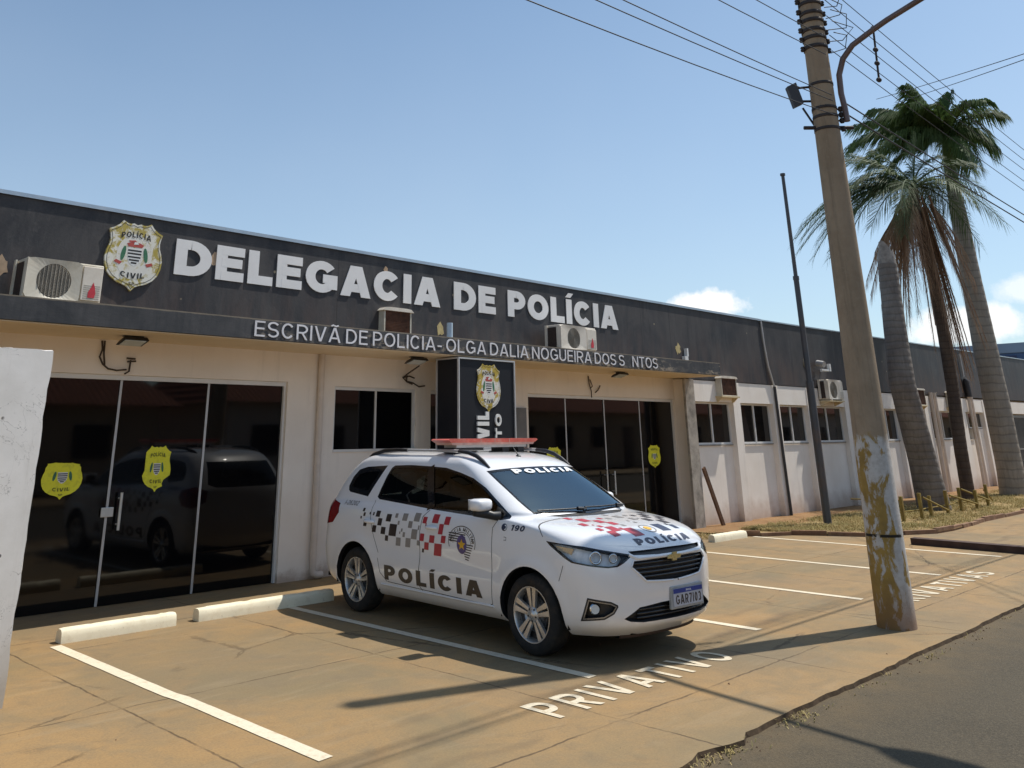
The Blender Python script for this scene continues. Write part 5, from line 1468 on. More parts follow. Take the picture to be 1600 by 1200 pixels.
    wrap([[e(0, -.02), el[i], el[i+1], e(0, -.02)] for i in range(24)], 'R', M_DECP, 'badge_field', .0026)
    star = [e((.058 if i % 2 == 0 else .026)*math.sin(i*math.pi/5), -.022+(.058 if i % 2 == 0 else .026)*.86*math.cos(i*math.pi/5)) for i in range(11)]
    wrap([[e(0, -.022), star[i], star[i+1], e(0, -.022)] for i in range(10)], 'R', M_DECY, 'badge_star', .0034)
    # bonnet checks (seen from above: lozenges set square to the car)
    def hood(L, mat):
        Q = []
        for x, y, s in L:
            s *= .80; Q.append([(x-s*.5, y-s*.62), (x+s*.5, y-s*.62), (x+s*.5, y+s*.62), (x-s*.5, y+s*.62)])
        wrap(Q, 'T', mat, 'check_graphic')
    hood([(-.42, -.07, .08), (-.346, -.186, .125), (-.129, -.185, .06), (-.249, -.288, .105), (-.491, -.315, .085), (-.189, -.387, .10), (-.396, -.422, .055), (-.424, -.365, .025), (-.478, -.488, .065), (-.342, -.52, .12), (-.43, -.60, .10), (-.205, -.625, .155), (-.26, -.545, .05)], M_DECR)
    hood([(.069, -.081, .06), (-.046, -.217, .06), (.125, -.186, .10), (.255, -.163, .05), (.19, -.309, .08), (.053, -.365, .035), (-.144, -.471, .05), (.072, -.43, .04), (.259, -.31, .03)], M_DECG)
    hood([(.60, -.07, .09), (.50, -.18, .10), (.426, -.27, .09), (.341, -.188, .06), (.312, -.377, .10), (.603, -.282, .09), (.52, -.36, .08), (.43, -.46, .11), (.36, -.55, .04)], M_DECK)
    hood([(.21, -.60, .15), (.40, -.60, .085)], M_DECB)
    hc = [(.024+.075*math.cos(t*.2618), -.60+.075*math.sin(t*.2618)) for t in range(25)]
    wrap(ribbon(hc, .012), 'T', M_DECG, 'badge_ring', .002)
    wrap([[(.024, -.60), (.024+.04*math.cos(t*.785), -.60+.04*math.sin(t*.785)), (.024+.04*math.cos(t*.785+.785), -.60+.04*math.sin(t*.785+.785)), (.024, -.60)] for t in range(8)], 'T', M_DECY, 'badge_star', .003)
    text('POLÍCIA', 'F', -.39, .44, 1.388, 1.424, .26, M_DECW, 'lettering', .2, 0, .002)
    # shut lines and trims
    def seam(path, mode, w=.007, mat=M_SEAM, name='panel_gap'):
        Q = [];
        for (a0, b0), (a1, b1) in zip(path, path[1:]):
            n = max(1, int(math.dist((a0, b0), (a1, b1))/.03))
            for i in range(n):
                p = (a0+(a1-a0)*i/n, b0+(b1-b0)*i/n); q = (a0+(a1-a0)*(i+1)/n, b0+(b1-b0)*(i+1)/n)
                Q += ribbon([p, q], w)
        wrap(Q, mode, mat, name, .0012)
    for md in ('R', 'L'):
        seam([(1.405, 1.053), (1.563, 1.440)], md, .10, M_CGLOSS, 'door_pillar')
        seam([(1.40, 1.045), (1.475, .98), (1.50, .85), (1.505, .6), (1.53, .45), (1.52, .36), (1.48, .325)], md)
        seam([(.40, 1.012), (.45, .95), (.455, .75), (.47, .5), (.48, .33), (.52, .315), (2.05, .345)], md, .006)
        seam([(2.37, 1.09), (2.36, .92), (2.28, .74), (2.2, .6)], md, .006)
        seam([(2.06, .345), (2.17, .42), (2.21, .55)], md, .006)
        seam([(-.02, 1.035), (-.13, .972), (-.176, .92)], md, .006)
        seam([(-.40, .72), (-.35, .60)], md, .005)
        seam([(.30, .885), (.27, .884), (.27, .86), (.30, .86)], md, .004)
        # door handles
        for u0, u1, z in ((1.225, 1.395, .893), (2.275, 2.455, .884)):
            m = MB(); s = -1 if md == 'R' else 1; pts = []
            for i in range(9):
                t = i/8; p = on_skin(u0+(u1-u0)*t, z, md, .006+.026*math.sin(math.pi*t)**.6); pts.append(p)
            m.tube(pts, [.013]+[.016]*7+[.013], 8); put('door_handle', m, M_CAR)
        # sill strip
        m = MB(); pts = [on_skin(u, .312, md, .003) for u in np.linspace(.46, 2.16, 24)]; m.tube(pts, .011, 6); put('sill_strip', m, M_CAR)
    # door mirrors
    for s in (-1, 1):
        m = MB(); c = Vector((s*.955, .50, 1.145)) if s < 0 else Vector((.865, .60, 1.125)); sqz = 1 if s < 0 else .55; V = []; nu, nv = 20, 12
        for j in range(nv+1):
            ph = math.pi*(j/nv-.5)
            for i in range(nu):
                th = 2*math.pi*i/nu; sg = lambda v, p: math.copysign(abs(v)**p, v)
                x, y, z = sg(math.cos(ph), .55)*sg(math.cos(th), .6)*.112, sg(math.cos(ph), .55)*sg(math.sin(th), .6)*.088, sg(math.sin(ph), .6)*(.056 if ph < 0 else .052)
                y = min(y, .055); y -= .25*x*s*.5; z += .02*(y < 0)*0
                V.append(c+Vector((x*sqz, y, z)))
        m.add(V, [(j*nu+i, j*nu+(i+1) % nu, (j+1)*nu+(i+1) % nu, (j+1)*nu+i) for j in range(nv) for i in range(nu)], 0, True); mi = put('door_mirror', m, M_CAR)
        m = MB(); m.tube([(s*1.03, .50, 1.078), (s*.93, .47, 1.070), (s*.86, .44, 1.05), (s*.80, .41, 1.045)] if s < 0 else [(.90, .56, 1.06), (.87, .52, 1.06), (.84, .46, 1.05), (.80, .41, 1.045)], [.03, .042, .036, .045], 10); put('mirror_arm', m, M_CBLACK, mi)
        m = MB(); m.box(c.x-.095*sqz, c.x+.095*sqz, c.y+.056, c.y+.062, c.z-.045, c.z+.045); put('mirror_glass', m, M_CHROME, mi)
    # roof rails, aerial, light bar
    for s in (-1, 1):
        def rp(u, off, x=.555): 
            h = skin.ray_cast(Vector((s*x, u, 4)), Vector((0, 0, -1)))[0]; return h+Vector((0, 0, off))
        m = MB(); m.tube([rp(.80, .0, .565), rp(.90, .02, .56), rp(1.0, .038), rp(1.12, .045), rp(1.27, .04)], [.012, .02, .022, .02, .016], 8); r0 = put('roof_rail', m, M_CBLACK)
        m = MB(); m.tube([rp(2.12, .04), rp(2.3, .045), rp(2.55, .035), rp(2.78, .012, .545), rp(2.85, .0, .54)], [.016, .02, .022, .018, .01], 8); put('rail_end', m, M_CBLACK, r0)
        m = MB(); m.tube([rp(u, .042) for u in np.linspace(1.27, 2.12, 12)], .0155, 8); put('rail_tube', m, M_ALU, r0)
    h = skin.ray_cast(Vector((.0, .98, 4)), Vector((0, 0, -1)))[0]
    m = MB(); m.lathe([(.0, .022), (.012, .02), (.026, .004), (.03, -.004)], tuple(h), 'z', 14); m.tube([h+Vector((0, .005, .015)), h+Vector((0, .07, .085))], [.006, .004], 6); put('aerial', m, M_CBLACK)
    lb = MB(); Y0 = 1.47
    prof = [(-.645, 1.693), (-.62, 1.705), (.62, 1.705), (.645, 1.693), (.60, 1.668), (-.60, 1.668)]
    lb.poly(prof, lambda a, b, d: (a, Y0+d, b), -.14, .14)
    bar = put('light_bar', lb, M_LIGHTRED)
    q = MB(); q.poly([(-.60, 1.6675), (.60, 1.6675), (.575, 1.645), (-.575, 1.645)], lambda a, b, d: (a, Y0+d, b), -.132, .132); put('lower_lens', q, M_LIGHTLOW, bar)
    q = MB(); q.box(-.50, .50, Y0-.10, Y0+.10, 1.618, 1.6445); put('bar_base', q, M_ALU, bar)
    q = MB()
    for x in (-.47, .20, .43): q.box(x-.045, x+.045, Y0-.09, Y0+.09, 1.565, 1.6175)
    put('bar_foot', q, M_CBLACK, bar)
    q = MB()
    for x in (-.2, .0, .21): q.box(x-.003, x+.003, Y0-.142, Y0+.142, 1.667, 1.7065)
    put('lens_joint', q, M_LIGHTLOW, bar)
    # wipers
    for pts in ([(-.02, .04, 1.072), (-.12, .068, 1.080), (-.39, .075, 1.082), (-.585, .13, 1.082)], [(.62, .10, 1.075), (.47, .07, 1.082), (.2, .055, 1.082), (-.02, .05, 1.085)]):
        q = MB(); P = []
        for x, y, z in pts:
            hh = on_skin(x, z, 'F', .014); P.append(hh)
        q.tube(P, .0075, 6); q.tube([P[1]+Vector((-.02, -.012, 0)), P[1]+Vector((.05, -.015, -.005))], .018, 6); put('wiper', q, M_CBLACK)
    # number plate
    hp = skin.ray_cast(Vector((.14, -3, .45)), Vector((0, 1, 0)))[0]; px, pz, py = .135, .452, hp.y-.022
    T = lambda a, b, d: (px+a, py-d, pz+b)
    q = MB(); q.box(px-.225, px+.225, py+.004, py+.03, pz-.085, pz+.085, 0, .006); pl = put('number_plate', q, simple('plate_holder', (.35, .36, .36), .5))
    q = MB(); q.poly([(-.2, -.065), (.2, -.065), (.2, .065), (-.2, .065)], T, -.003, .003); put('plate_face', q, M_PLATE, pl)
    q = MB(); q.poly([(-.2, .031), (.2, .031), (.2, .065), (-.2, .065)], T, .0032, .0045); put('plate_band', q, M_PLATEB, pl)
    def ptext(txt, x0, x1, z0, z1, w, mat, d):
        tw, lay = text_layout(txt, w, .8, .16); m = MB(); s = (x1-x0)/tw
        for ch, st in lay:
            for i, s4 in enumerate(st):
                for qq in s4: m.add([T(x0+a*s, z0+b*(z1-z0), d+i*.0003) for a, b in qq], [(0, 1, 2, 3)])
        put('plate_lettering', m, mat, pl)
    ptext('GAR7I03', -.172, .178, -.052, .018, .17, M_DECK, .0038); ptext('BRASIL', -.045, .045, .041, .055, .18, M_DECW, .0052)
    # cabin
    q = MB(); q.hexa([(-.70, .12, .80), (.70, .12, .80), (.70, .62, .80), (-.70, .62, .80), (-.68, .12, 1.0), (.68, .12, 1.0), (.68, .58, 1.01), (-.68, .58, 1.01)]); put('dashboard', q, M_DASH)
    q = MB(); q.box(-.72, .72, .1, 3.2, .28, .31); put('cabin_floor', q, M_SEAT)
    def seat(x, y, z, w):
        q = MB(); q.box(x-w/2, x+w/2, y-.25, y+.25, z, z+.16, 0, .04)
        q.hexa([(x-w/2, y+.20, z+.12), (x+w/2, y+.20, z+.12), (x+w/2, y+.34, z+.12), (x-w/2, y+.34, z+.12), (x-w/2*.85, y+.36, z+.68), (x+w/2*.85, y+.36, z+.68), (x+w/2*.85, y+.46, z+.68), (x-w/2*.85, y+.46, z+.68)])
        s = put('seat', q, M_SEAT)
        for hx in ((x,) if w < .7 else (x-.38, x+.38)):
            q = MB(); q.box(hx-.12, hx+.12, y+.37, y+.47, z+.72, z+.90, 0, .03); q.box(hx-.06, hx+.06, y+.40, y+.43, z+.66, z+.74); put('headrest', q, M_SEAT, s)
    seat(-.36, 1.05, .42, .5); seat(.36, 1.05, .42, .5); seat(0, 1.95, .45, 1.25)
    q = MB(); q.lathe([(.185*1, 0), (.195, .012), (.185, .024), (.175, .012), (.185, 0)], (0, 0, 0), 'y', 28)
    q.v = [(.36+x, .70+y*.9+z*.35, 1.0+z*.93-y*.35) for x, y, z in q.v]; put('steering_wheel', q, M_CBLACK)
    q = MB(); q.box(-.12, .12, .80, .83, 1.345, 1.40, 0, .012); put('inside_mirror', q, M_CBLACK)
    return car
build_car()
# ------------------------------------------------------------------ palms
def m_frond(name, a, b, tip=None):
    t = NT(name); p = t.pos()
    c = t.mix(t.step(t.noise(p, 2.2, 4, .6), .36, .64), a, b); c = t.mix(t.step(t.noise(p, 16, 3), .5, .75, 0, .5), c, tip or tuple(min(1, v*1.7) for v in b))
    t.set(c, .62, 0, .3)
    tr = t.n('ShaderNodeBsdfTranslucent'); t.put(tr.inputs[0], c)
    mx = t.n('ShaderNodeMixShader'); mx.inputs[0].default_value = .3
    t.nt.links.new(t.b.outputs[0], mx.inputs[1]); t.nt.links.new(tr.outputs[0], mx.inputs[2]); t.nt.links.new(mx.outputs[0], t.out.inputs[0])
    return t.mat
M_FROND = m_frond('royal_palm_leaf', (.045, .085, .026), (.092, .145, .040))
M_FROND2 = m_frond('feather_palm_leaf', (.055, .092, .040), (.115, .155, .065))
M_DEADF = m_frond('dead_palm_leaf', (.25, .15, .09), (.38, .25, .155))
M_SHAFT = simple('green_crownshaft', (.10, .14, .045), .5, 0, .4, .25, 3)

def m_trunk(name, a, b, ring, zs=9, bands=True):
    t = NT(name); p = t.pos(); X = t.xyz(p)
    c = t.mix(t.step(t.noise(t.pos((3, 3, 1.2)), 1, 6, .65), .35, .65), a, b)
    c = t.mix(t.step(t.noise(t.pos((26, 26, 2.5)), 1, 4, .6), .5, .72, 0, .45), c, tuple(v*.55 for v in a))
    w = t.math('SINE', t.math('MULTIPLY', t.math('ADD', X[2], t.math('MULTIPLY', t.noise(p, 2.5, 3), .12)), 2*math.pi*zs))
    if bands: c = t.mix(t.step(w, .72, .95, 0, ring), c, tuple(v*.42 for v in a))
    t.set(c, .9, 0, .25); t.bump(t.math('ADD', t.math('MULTIPLY', w, -.5), t.noise(p, 20, 5)), .5, .012)
    return t.mat

def frond(mb, base, tip, rise, n, ll, wid, rnd, droop=.5, wind=(0, 0, 0), dense=1.0, curl=.25):
    """a feather leaf: curved midrib carrying narrow drooping leaflets on both sides"""
    b = Vector(base); t = Vector(tip); mid = (b+t)/2+Vector((0, 0, rise))
    P = lambda s: b*(1-s)**2+mid*2*s*(1-s)+t*s*s
    pts = [P(i/14) for i in range(15)]; L = sum((q-p).length for p, q in zip(pts, pts[1:]))
    mb.tube(pts, [.028*(1-.85*i/14)+.004 for i in range(15)], 5, 0, False)
    W = Vector(wind)
    for i in range(n):
        s = .10+.90*(i+rnd.random()*.8)/n; p = P(s); tg = (P(min(1, s+.02))-P(max(0, s-.02))).normalized()
        sd = tg.cross(Vector((0, 0, 1)))
        if sd.length < .1: sd = Vector((1, 0, 0))
        sd.normalize(); up = sd.cross(tg).normalized()
        for e in (-1, 1):
            if rnd.random() > dense: continue
            l = ll*(.45+.75*math.sin(math.pi*min(1, .12+s*.82)))*(.8+.4*rnd.random())
            d = (sd*e*(.85-.35*s)+tg*(.45+.55*s)+up*(.30*rnd.random()-.02)+W*.6).normalized()
            q1 = p+d*l*.5+Vector((0, 0, -droop*l*.12))+W*l*.10; q2 = p+d*l*.86+Vector((0, 0, -droop*l*(.42+.3*rnd.random())))+W*l*.3
            wv = tg*wid*.5*(.8+.4*rnd.random())
            mb.add([p-wv*.6, p+wv*.6, q1+wv, q1-wv, q2], [(0, 1, 2, 3), (3, 2, 4)])

def trunk_mesh(axis, radii, n=18, rings=0, seed=0):
    pts = []; rr = []; rnd = random.Random(seed)
    for i in range(len(axis)-1):
        for k in range(10):
            t = k/10; pts.append(Vector(axis[i]).lerp(Vector(axis[i+1]), t)); rr.append((radii[i]+(radii[i+1]-radii[i])*t)*(1+.02*(rnd.random()-.5)+(rings if k % 2 else 0)))
    pts.append(Vector(axis[-1])); rr.append(radii[-1])
    m = MB(); m.tube(pts, rr, n); return m

CR, CU = Vector((.716, -.698, 0)), Vector((0, 0, 1)); CF = Vector((.698, .716, 0))
def build_palms():
    rnd = random.Random(11)
    # tall royal palm
    ax = [(30.0, 8.2, -.05), (29.98, 8.2, .7), (29.96, 8.2, 2.4), (29.86, 8.2, 4.2), (29.8, 8.2, 6.1), (29.83, 8.2, 7.9), (29.82, 8.2, 9.0)]
    root = empty('royal_palm', ax[0], 0, 'tallest palm with smooth ringed grey trunk, rightmost on the grass bed', 'palm tree', 'palms on the grass bed')
    mt = m_trunk('ringed_grey_trunk', (.26, .23, .19), (.34, .30, .25), .38, 4.2)
    trunk_mesh(ax, [.40, .345, .345, .325, .285, .245, .20], 22, .002).build('trunk', mt, root)
    m = MB(); top = Vector((29.9, 8.2, 10.75)); m.tube([(29.82, 8.2, 9.0), (29.84, 8.2, 9.5), (29.88, 8.2, 10.3), tuple(top)], [.205, .20, .15, .09], 16); m.build('crownshaft', M_SHAFT, root)
    m = MB(); k = 25.5/1354
    tips = [(-165, 50, -.5, 1.1), (-150, 5, .4, 1.3), (-128, -28, -.6, 1.2), (-95, -70, .6, .8), (-52, -94, -.3, .5), (-16, -100, .5, .4), (34, -90, .2, .4), (90, -40, -.4, .9), (88, -20, .5, 1.0), (66, 18, -.6, 1.0), (48, 46, .4, 1.1),
            (-110, 70, .3, 1.2), (-70, 40, -1.0, 1.0), (10, 60, -1.2, 1.3), (-30, -60, 1.4, .7), (30, -40, -1.6, 1.0), (-60, -30, -1.8, 1.1), (-90, 20, 1.6, 1.2), (-138, -10, 1.0, 1.2), (-120, -50, 1.2, 1.0), (-80, -45, -1.2, .9), (-30, -85, .9, .5), (-100, 45, -1.2, 1.4), (-140, 30, -1.2, 1.3)]
    for du, dv, dw, rise in tips:
        tip = top+CR*du*k+CU*(-dv*k)+CF*dw
        frond(m, top+Vector((0, 0, -.1)), tip, rise*.85, 125, .78, .042, rnd, 1.15, CR*-.5, .97)
    m.build('crown', M_FROND, root)
    # feather palm with a skirt of dead leaves
    ax = [(27.0, 8.5, -.05), (27.05, 8.5, 1.3), (27.3, 8.5, 3.0), (27.35, 8.5, 4.6), (27.3, 8.5, 6.0), (27.0, 8.5, 7.4), (26.95, 8.5, 8.6)]
    root = empty('feather_palm', ax[0], 0, 'thin dark palm with feathery crown and brown dead fronds hanging down', 'palm tree', 'palms on the grass bed')
    mt = m_trunk('thin_dark_trunk', (.075, .052, .04), (.12, .085, .06), .35, 6)
    trunk_mesh(ax, [.17, .165, .16, .155, .15, .17, .13], 14, .02).build('trunk', mt, root)
    m = MB(); top = Vector((26.95, 8.5, 8.6)); k = 24.5/1354
    tips = [(-195, 63, -.3, 1.5), (-188, 95, .5, 1.7), (-168, 122, -.6, 1.8), (-130, 40, .8, 1.3), (-105, 0, -.4, 1.1), (-92, -55, .3, .6), (-40, -70, .4, .4), (15, -85, -.2, .3), (60, -60, .5, .6), (100, -30, -.3, .9), (125, 0, .3, 1.1), (128, 60, -.3, 1.4), (108, 88, .5, 1.6),
            (-60, 90, -1.2, 1.4), (60, 100, 1.0, 1.4), (-120, 85, 1.2, 1.6), (40, 50, -1.8, 1.2), (-30, 40, 1.8, 1.1), (-80, 60, -1.9, 1.3), (85, 40, 1.6, 1.3), (-200, 80, .2, 1.7), (-178, 112, .0, 1.9), (-150, 75, .6, 1.6), (-145, 105, -.8, 1.6), (-110, 60, .4, 1.4), (-75, -20, 1.2, .9), (110, 40, .9, 1.3), (-60, -75, 1.0, .5), (-150, 30, .2, 1.4), (-172, 70, .9, 1.6)]
    for du, dv, dw, rise in tips:
        frond(m, top+CR*rnd.uniform(-.1, .1), top+CR*du*k+CU*(-dv*k)+CF*dw, rise*.8, 70, .74, .028, rnd, .7, CR*-.2, .9)
    m.build('crown', M_FROND2, root)
    m = MB()
    dead = [(rnd.uniform(-62, 66), rnd.uniform(120, 265), rnd.uniform(-.75, .75)) for _ in range(34)]+[(rnd.uniform(5, 45), rnd.uniform(270, 335), rnd.uniform(-.35, .35)) for _ in range(9)]+[(-68, 185, 0), (-72, 150, .3), (70, 165, 0), (75, 110, .2), (-60, 105, -.5), (-52, 120, -.8), (-45, 95, -.9), (-66, 130, -.4), (-40, 140, -.9), (-56, 88, -.2), (-88, 110, -.3), (-95, 150, .2), (-84, 170, .5), (-92, 130, -.6), (-80, 190, .1)]
    for du, dv, dw in dead:
        s0 = top+CR*(du*k*.35)+CF*dw*.4+CU*rnd.uniform(-.9, -.2)
        tip = top+CR*du*k+CU*(-dv*k)+CF*dw
        frond(m, s0, tip, .25, 46, .34, .034, rnd, 1.5, (0, 0, -.7), .9)
    m.build('dead_fronds', M_DEADF, root)
    # headless trunk
    ax = [(23.25, 8.1, -.05), (23.0, 8.1, 1.1), (22.5, 8.1, 2.83), (22.62, 8.1, 4.35), (22.75, 8.1, 5.3), (22.78, 8.1, 5.75)]
    root = empty('palm_stump', ax[0], 0, 'headless dead palm trunk with pale splintered top, nearest to the utility pole', 'palm tree', 'palms on the grass bed')
    mt = m_trunk('weathered_palm_trunk', (.15, .13, .115), (.22, .195, .17), .35, 6)
    trunk_mesh(ax, [.37, .31, .285, .25, .225, .22], 20, .002).build('trunk', mt, root)
    m = MB(); c = Vector(ax[-1]); n = 20; hs = [.30+.22*abs(math.sin(i*.9))*rnd.random()+(.22 if i in (9, 10, 11) else 0) for i in range(n)]
    lo = [c+Vector((.221*math.cos(2*math.pi*i/n), .221*math.sin(2*math.pi*i/n), -.03)) for i in range(n)]
    hi = [c+Vector((.19*math.cos(2*math.pi*i/n), .19*math.sin(2*math.pi*i/n), hs[i])) for i in range(n)]
    inn = [c+Vector((.12*math.cos(2*math.pi*i/n), .12*math.sin(2*math.pi*i/n), .1)) for i in range(n)]
    m.add(lo+hi+inn, [(i, (i+1) % n, n+(i+1) % n, n+i) for i in range(n)]+[(n+i, n+(i+1) % n, 2*n+(i+1) % n, 2*n+i) for i in range(n)]+[list(range(2*n, 3*n))])
    m.build('splintered_top', simple('splintered_wood', (.26, .235, .21), .9, 0, .2, .3, 9, .6, 40), root)
build_palms()

# ------------------------------------------------------------------ utility pole, lamp, wires
def m_pole():
    t = NT('weathered_concrete_pole'); p = t.pos(); X = t.xyz(p)
    st = t.noise(t.pos((11, 11, .6)), 1, 6, .65); bl = t.noise(p, 2.2, 6, .65)
    c = t.mix(t.step(bl, .35, .65), (.275, .205, .135), (.355, .27, .185)); c = t.mix(t.step(st, .5, .72, 0, .55), c, (.14, .11, .08))
    c = t.mix(t.step(t.noise(p, 24, 4), .55, .75, 0, .35), c, (.36, .30, .22))
    # flaking white over ochre paint up to shoulder height
    ed = t.math('ADD', X[2], t.math('MULTIPLY', t.math('SUBTRACT', t.noise(p, 6, 5, .7), .5), .28))
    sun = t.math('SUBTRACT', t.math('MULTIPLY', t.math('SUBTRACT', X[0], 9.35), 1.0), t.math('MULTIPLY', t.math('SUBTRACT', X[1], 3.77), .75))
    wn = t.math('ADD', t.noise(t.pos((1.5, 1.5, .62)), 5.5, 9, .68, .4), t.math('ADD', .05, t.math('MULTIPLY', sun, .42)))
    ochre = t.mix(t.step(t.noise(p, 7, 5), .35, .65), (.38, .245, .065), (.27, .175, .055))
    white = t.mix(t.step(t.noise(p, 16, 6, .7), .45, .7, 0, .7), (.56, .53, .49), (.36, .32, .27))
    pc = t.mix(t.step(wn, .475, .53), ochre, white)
    pc = t.mix(t.step(X[2], .42, .05, 0, .72), pc, (.22, .115, .055))
    pc = t.mix(t.math('MULTIPLY', t.step(t.math('ABSOLUTE', t.math('SUBTRACT', X[2], .80)), .016, .010), t.step(t.noise(p, 13, 3), .42, .5)), pc, (.03, .025, .02))
    c = t.mix(t.step(ed, 1.74, 1.66), c, pc)
    t.set(c, .9, 0, .25); t.bump(t.math('ADD', t.noise(p, 45, 5, .7), t.math('MULTIPLY', t.step(wn, .49, .515), .6)), .45, .008)
    return t.mat
M_HW = simple('rusty_hardware', (.055, .045, .042), .7, .3, .4, .3, 20)
M_WIRE = simple('black_wire', (.025, .025, .028), .6, 0, .4, .1, 10)
M_LAMPARM = simple('grey_brown_tube', (.16, .12, .115), .5, .4, .4, .15, 5)

def build_pole():
    px, py = 9.35, 3.77
    root = empty('utility_pole', (px, py, 0), 0, 'leaning concrete utility pole with flaking yellow and white paint at its foot', 'utility pole')
    m = MB(); pts = [(px+.09*z/6, py-.012*z/6, z) for z in (-.1, .4, .9, 1.4, 1.9, 2.5, 3.3, 4.2, 5.2, 6.2, 7.4, 8.6, 9.7)]
    m.tube(pts, [.176-.0085*max(0, z) for _, _, z in pts], 32); m.build('pole_shaft', m_pole(), root)
    ctr = lambda z: (px+.09*z/6, py-.012*z/6)
    def band(z, h=.035, ex=.006, name='band'):
        cx, cy = ctr(z); r = .176-.0085*z; m = MB(); m.lathe([(r, 0), (r+ex, .002), (r+ex, h), (r, h+.002)], (cx, cy, z), 'z', 24); m.build(name, M_HW, root)
    for z in (4.97, 5.12, 5.22, 5.52): band(z)
    for z in (5.98, 6.10, 6.2, 6.32, 6.42, 6.55, 6.66, 6.8): band(z, .045, .012)
    rnd = random.Random(8)
    def knob(z, side, dy):      # insulators and clamps either side
        cx, cy = ctr(z); r = .176-.0085*z; m = MB(); c = Vector((cx, cy, z))+side*(r+.028)+Vector((0, dy, 0))
        m.tube([Vector((cx, cy, z))+side*(r-.01), c], .012, 6); m.lathe([(0, -.03), (.022, -.028), (.028, -.012), (.018, 0), (.028, .012), (.022, .028), (0, .03)], tuple(c), 'z', 10); m.build('insulator', M_HW, root)
    for z in (5.98, 6.1, 6.22, 6.34, 6.46, 6.6, 6.75): knob(z, CR, .0); knob(z+.02, -CR, .0)
    for z in (5.0, 5.1, 5.17, 5.24): knob(z, CR+Vector((.0, -.15, 0)), 0)
    m = MB(); cx, cy = ctr(5.1); c = Vector((cx, cy, 5.02)); m.tube([c-CR*.26, c+CR*.30], .022, 6); m.build('cross_bracket', M_HW, root)
    m = MB()
    for i in range(6):      # untidy tap wires
        z = 5.95+.15*i; cx, cy = ctr(z); c = Vector((cx, cy, z)); r = .12
        m.tube([c+CR*(r+.05), c+CR*(r+.2+.12*rnd.random())+CU*(.06*rnd.random()), c+CR*(r+.26+.1*rnd.random())+CU*(.16+.1*rnd.random()), c+CR*(r+.12)+CU*(.27)], .006, 5)
    m.build('tap_wires', M_WIRE, root)
    # lamp arm
    x0 = ctr(5.2)[0]+.12
    root = empty('street_lamp', (x0, py-.15, 5.2), 0, 'curved tube street lamp arm clamped to the utility pole, reaching over the road', 'street lamp')
    m = MB(); path = [(3.57, 5.08), (3.575, 5.25), (3.59, 5.42), (3.58, 5.65), (3.51, 5.83), (3.38, 5.96), (3.15, 6.06), (2.97, 6.13), (2.71, 6.21), (2.2, 6.37), (1.7, 6.52), (1.35, 6.62)]
    m.tube([(x0+.0, y, z) for y, z in path], .033, 12); m.build('arm', M_LAMPARM, root)
    m = MB(); m.tube([(x0, 1.42, 6.60), (x0, 1.25, 6.65), (x0, .95, 6.72), (x0, .72, 6.76)], [.06, .13, .15, .07], 14); m.build('lamp_head', M_ALU, root)
    m = MB(); m.tube([(x0, 1.2, 6.58), (x0, .95, 6.63), (x0, .8, 6.67)], [.06, .10, .05], 12); m.build('lamp_glass', M_LAMPGLASS, root)
    # junction box with its lead
    root = empty('junction_box', (9.26, 3.97, 5.43), 0, 'dark tilted junction box hanging on the left of the utility pole', 'junction box')
    m = MB(); m.box(-.095, .095, -.06, .06, -.15, .15, 0, .008); ca, sa = math.cos(.32), math.sin(.32)
    for i, (a, b, z) in enumerate(m.v):
        aa, zz = a*ca+z*sa*-1, a*sa*1+z*ca; m.v[i] = tuple(Vector((9.24, 4.0, 5.43))+CR*(aa*.62)+CF*b*.6+CU*zz*.9)
    m.build('box', simple('dark_box_metal', (.06, .06, .065), .55, .3, .4, .15, 6), root)
    m = MB(); b0 = Vector((9.30, 3.95, 5.28)); m.tube([b0, b0+CR*.06+CU*-.12, b0+CR*.14+CU*-.28, b0+CR*.19+CU*-.36], .012, 6); m.build('lead', M_WIRE, root)
    m = MB(); m.tube([Vector((9.24, 4.0, 5.52)), Vector((9.24, 4.0, 5.52))+CR*.22+CU*.02], .014, 6); m.tube([Vector((9.24, 4.0, 5.36)), Vector((9.24, 4.0, 5.36))+CR*.22], .014, 6); m.build('bracket', M_HW, root)

    def wire(p, q, sag, r, label, group, n=36):
        m = MB(); p, q = Vector(p), Vector(q)
        m.tube([p.lerp(q, i/n)+Vector((0, 0, -4*sag*(i/n)*(1-i/n))) for i in range(n+1)], r, 5, 0, False)
        tag(m.build('overhead_wire', M_WIRE, None, p), label, 'wire', group)
    gl = 'wires running left from the pole'; gr = 'wires running right from the pole'
    Lw = [(6.07, .075, 'uppermost overhead wire running left from the utility pole'), (5.84, .08, 'second overhead wire from the top, running left from the pole'),
          (5.34, .075, 'middle overhead wire running left from the pole'), (5.27, .087, 'overhead wire left of the pole, just above the lowest one'), (5.10, .105, 'lowest overhead wire running left from the pole')]
    for z, sl, lb in Lw: wire((9.3, 3.6, z), (-26, 3.6, z+.3), sl*35.3/4+.075, .0052, lb, gl)
    Rw = [(6.85, 'uppermost overhead wire running right from the pole past the palm crowns'), (6.62, 'second overhead wire from the top, running right from the pole'), (6.40, 'third overhead wire from the top, running right from the pole'),
          (6.15, 'fourth overhead wire from the top, running right from the pole'), (5.95, 'fifth overhead wire from the top, running right from the pole')]
    for z, lb in Rw: wire((9.5, 3.6, z), (46, 3.6, z), .40, .0052, lb, gr)
    wire((9.55, 3.6, 5.34), (46, 3.6, 5.3), .22, .009, 'upper of the two low cables running right from the pole bracket', gr); wire((9.55, 3.6, 5.2), (46, 3.6, 5.05), .2, .010, 'lowest cable running right from the pole bracket', gr)
    gx = 'service wires crossing the top right corner'
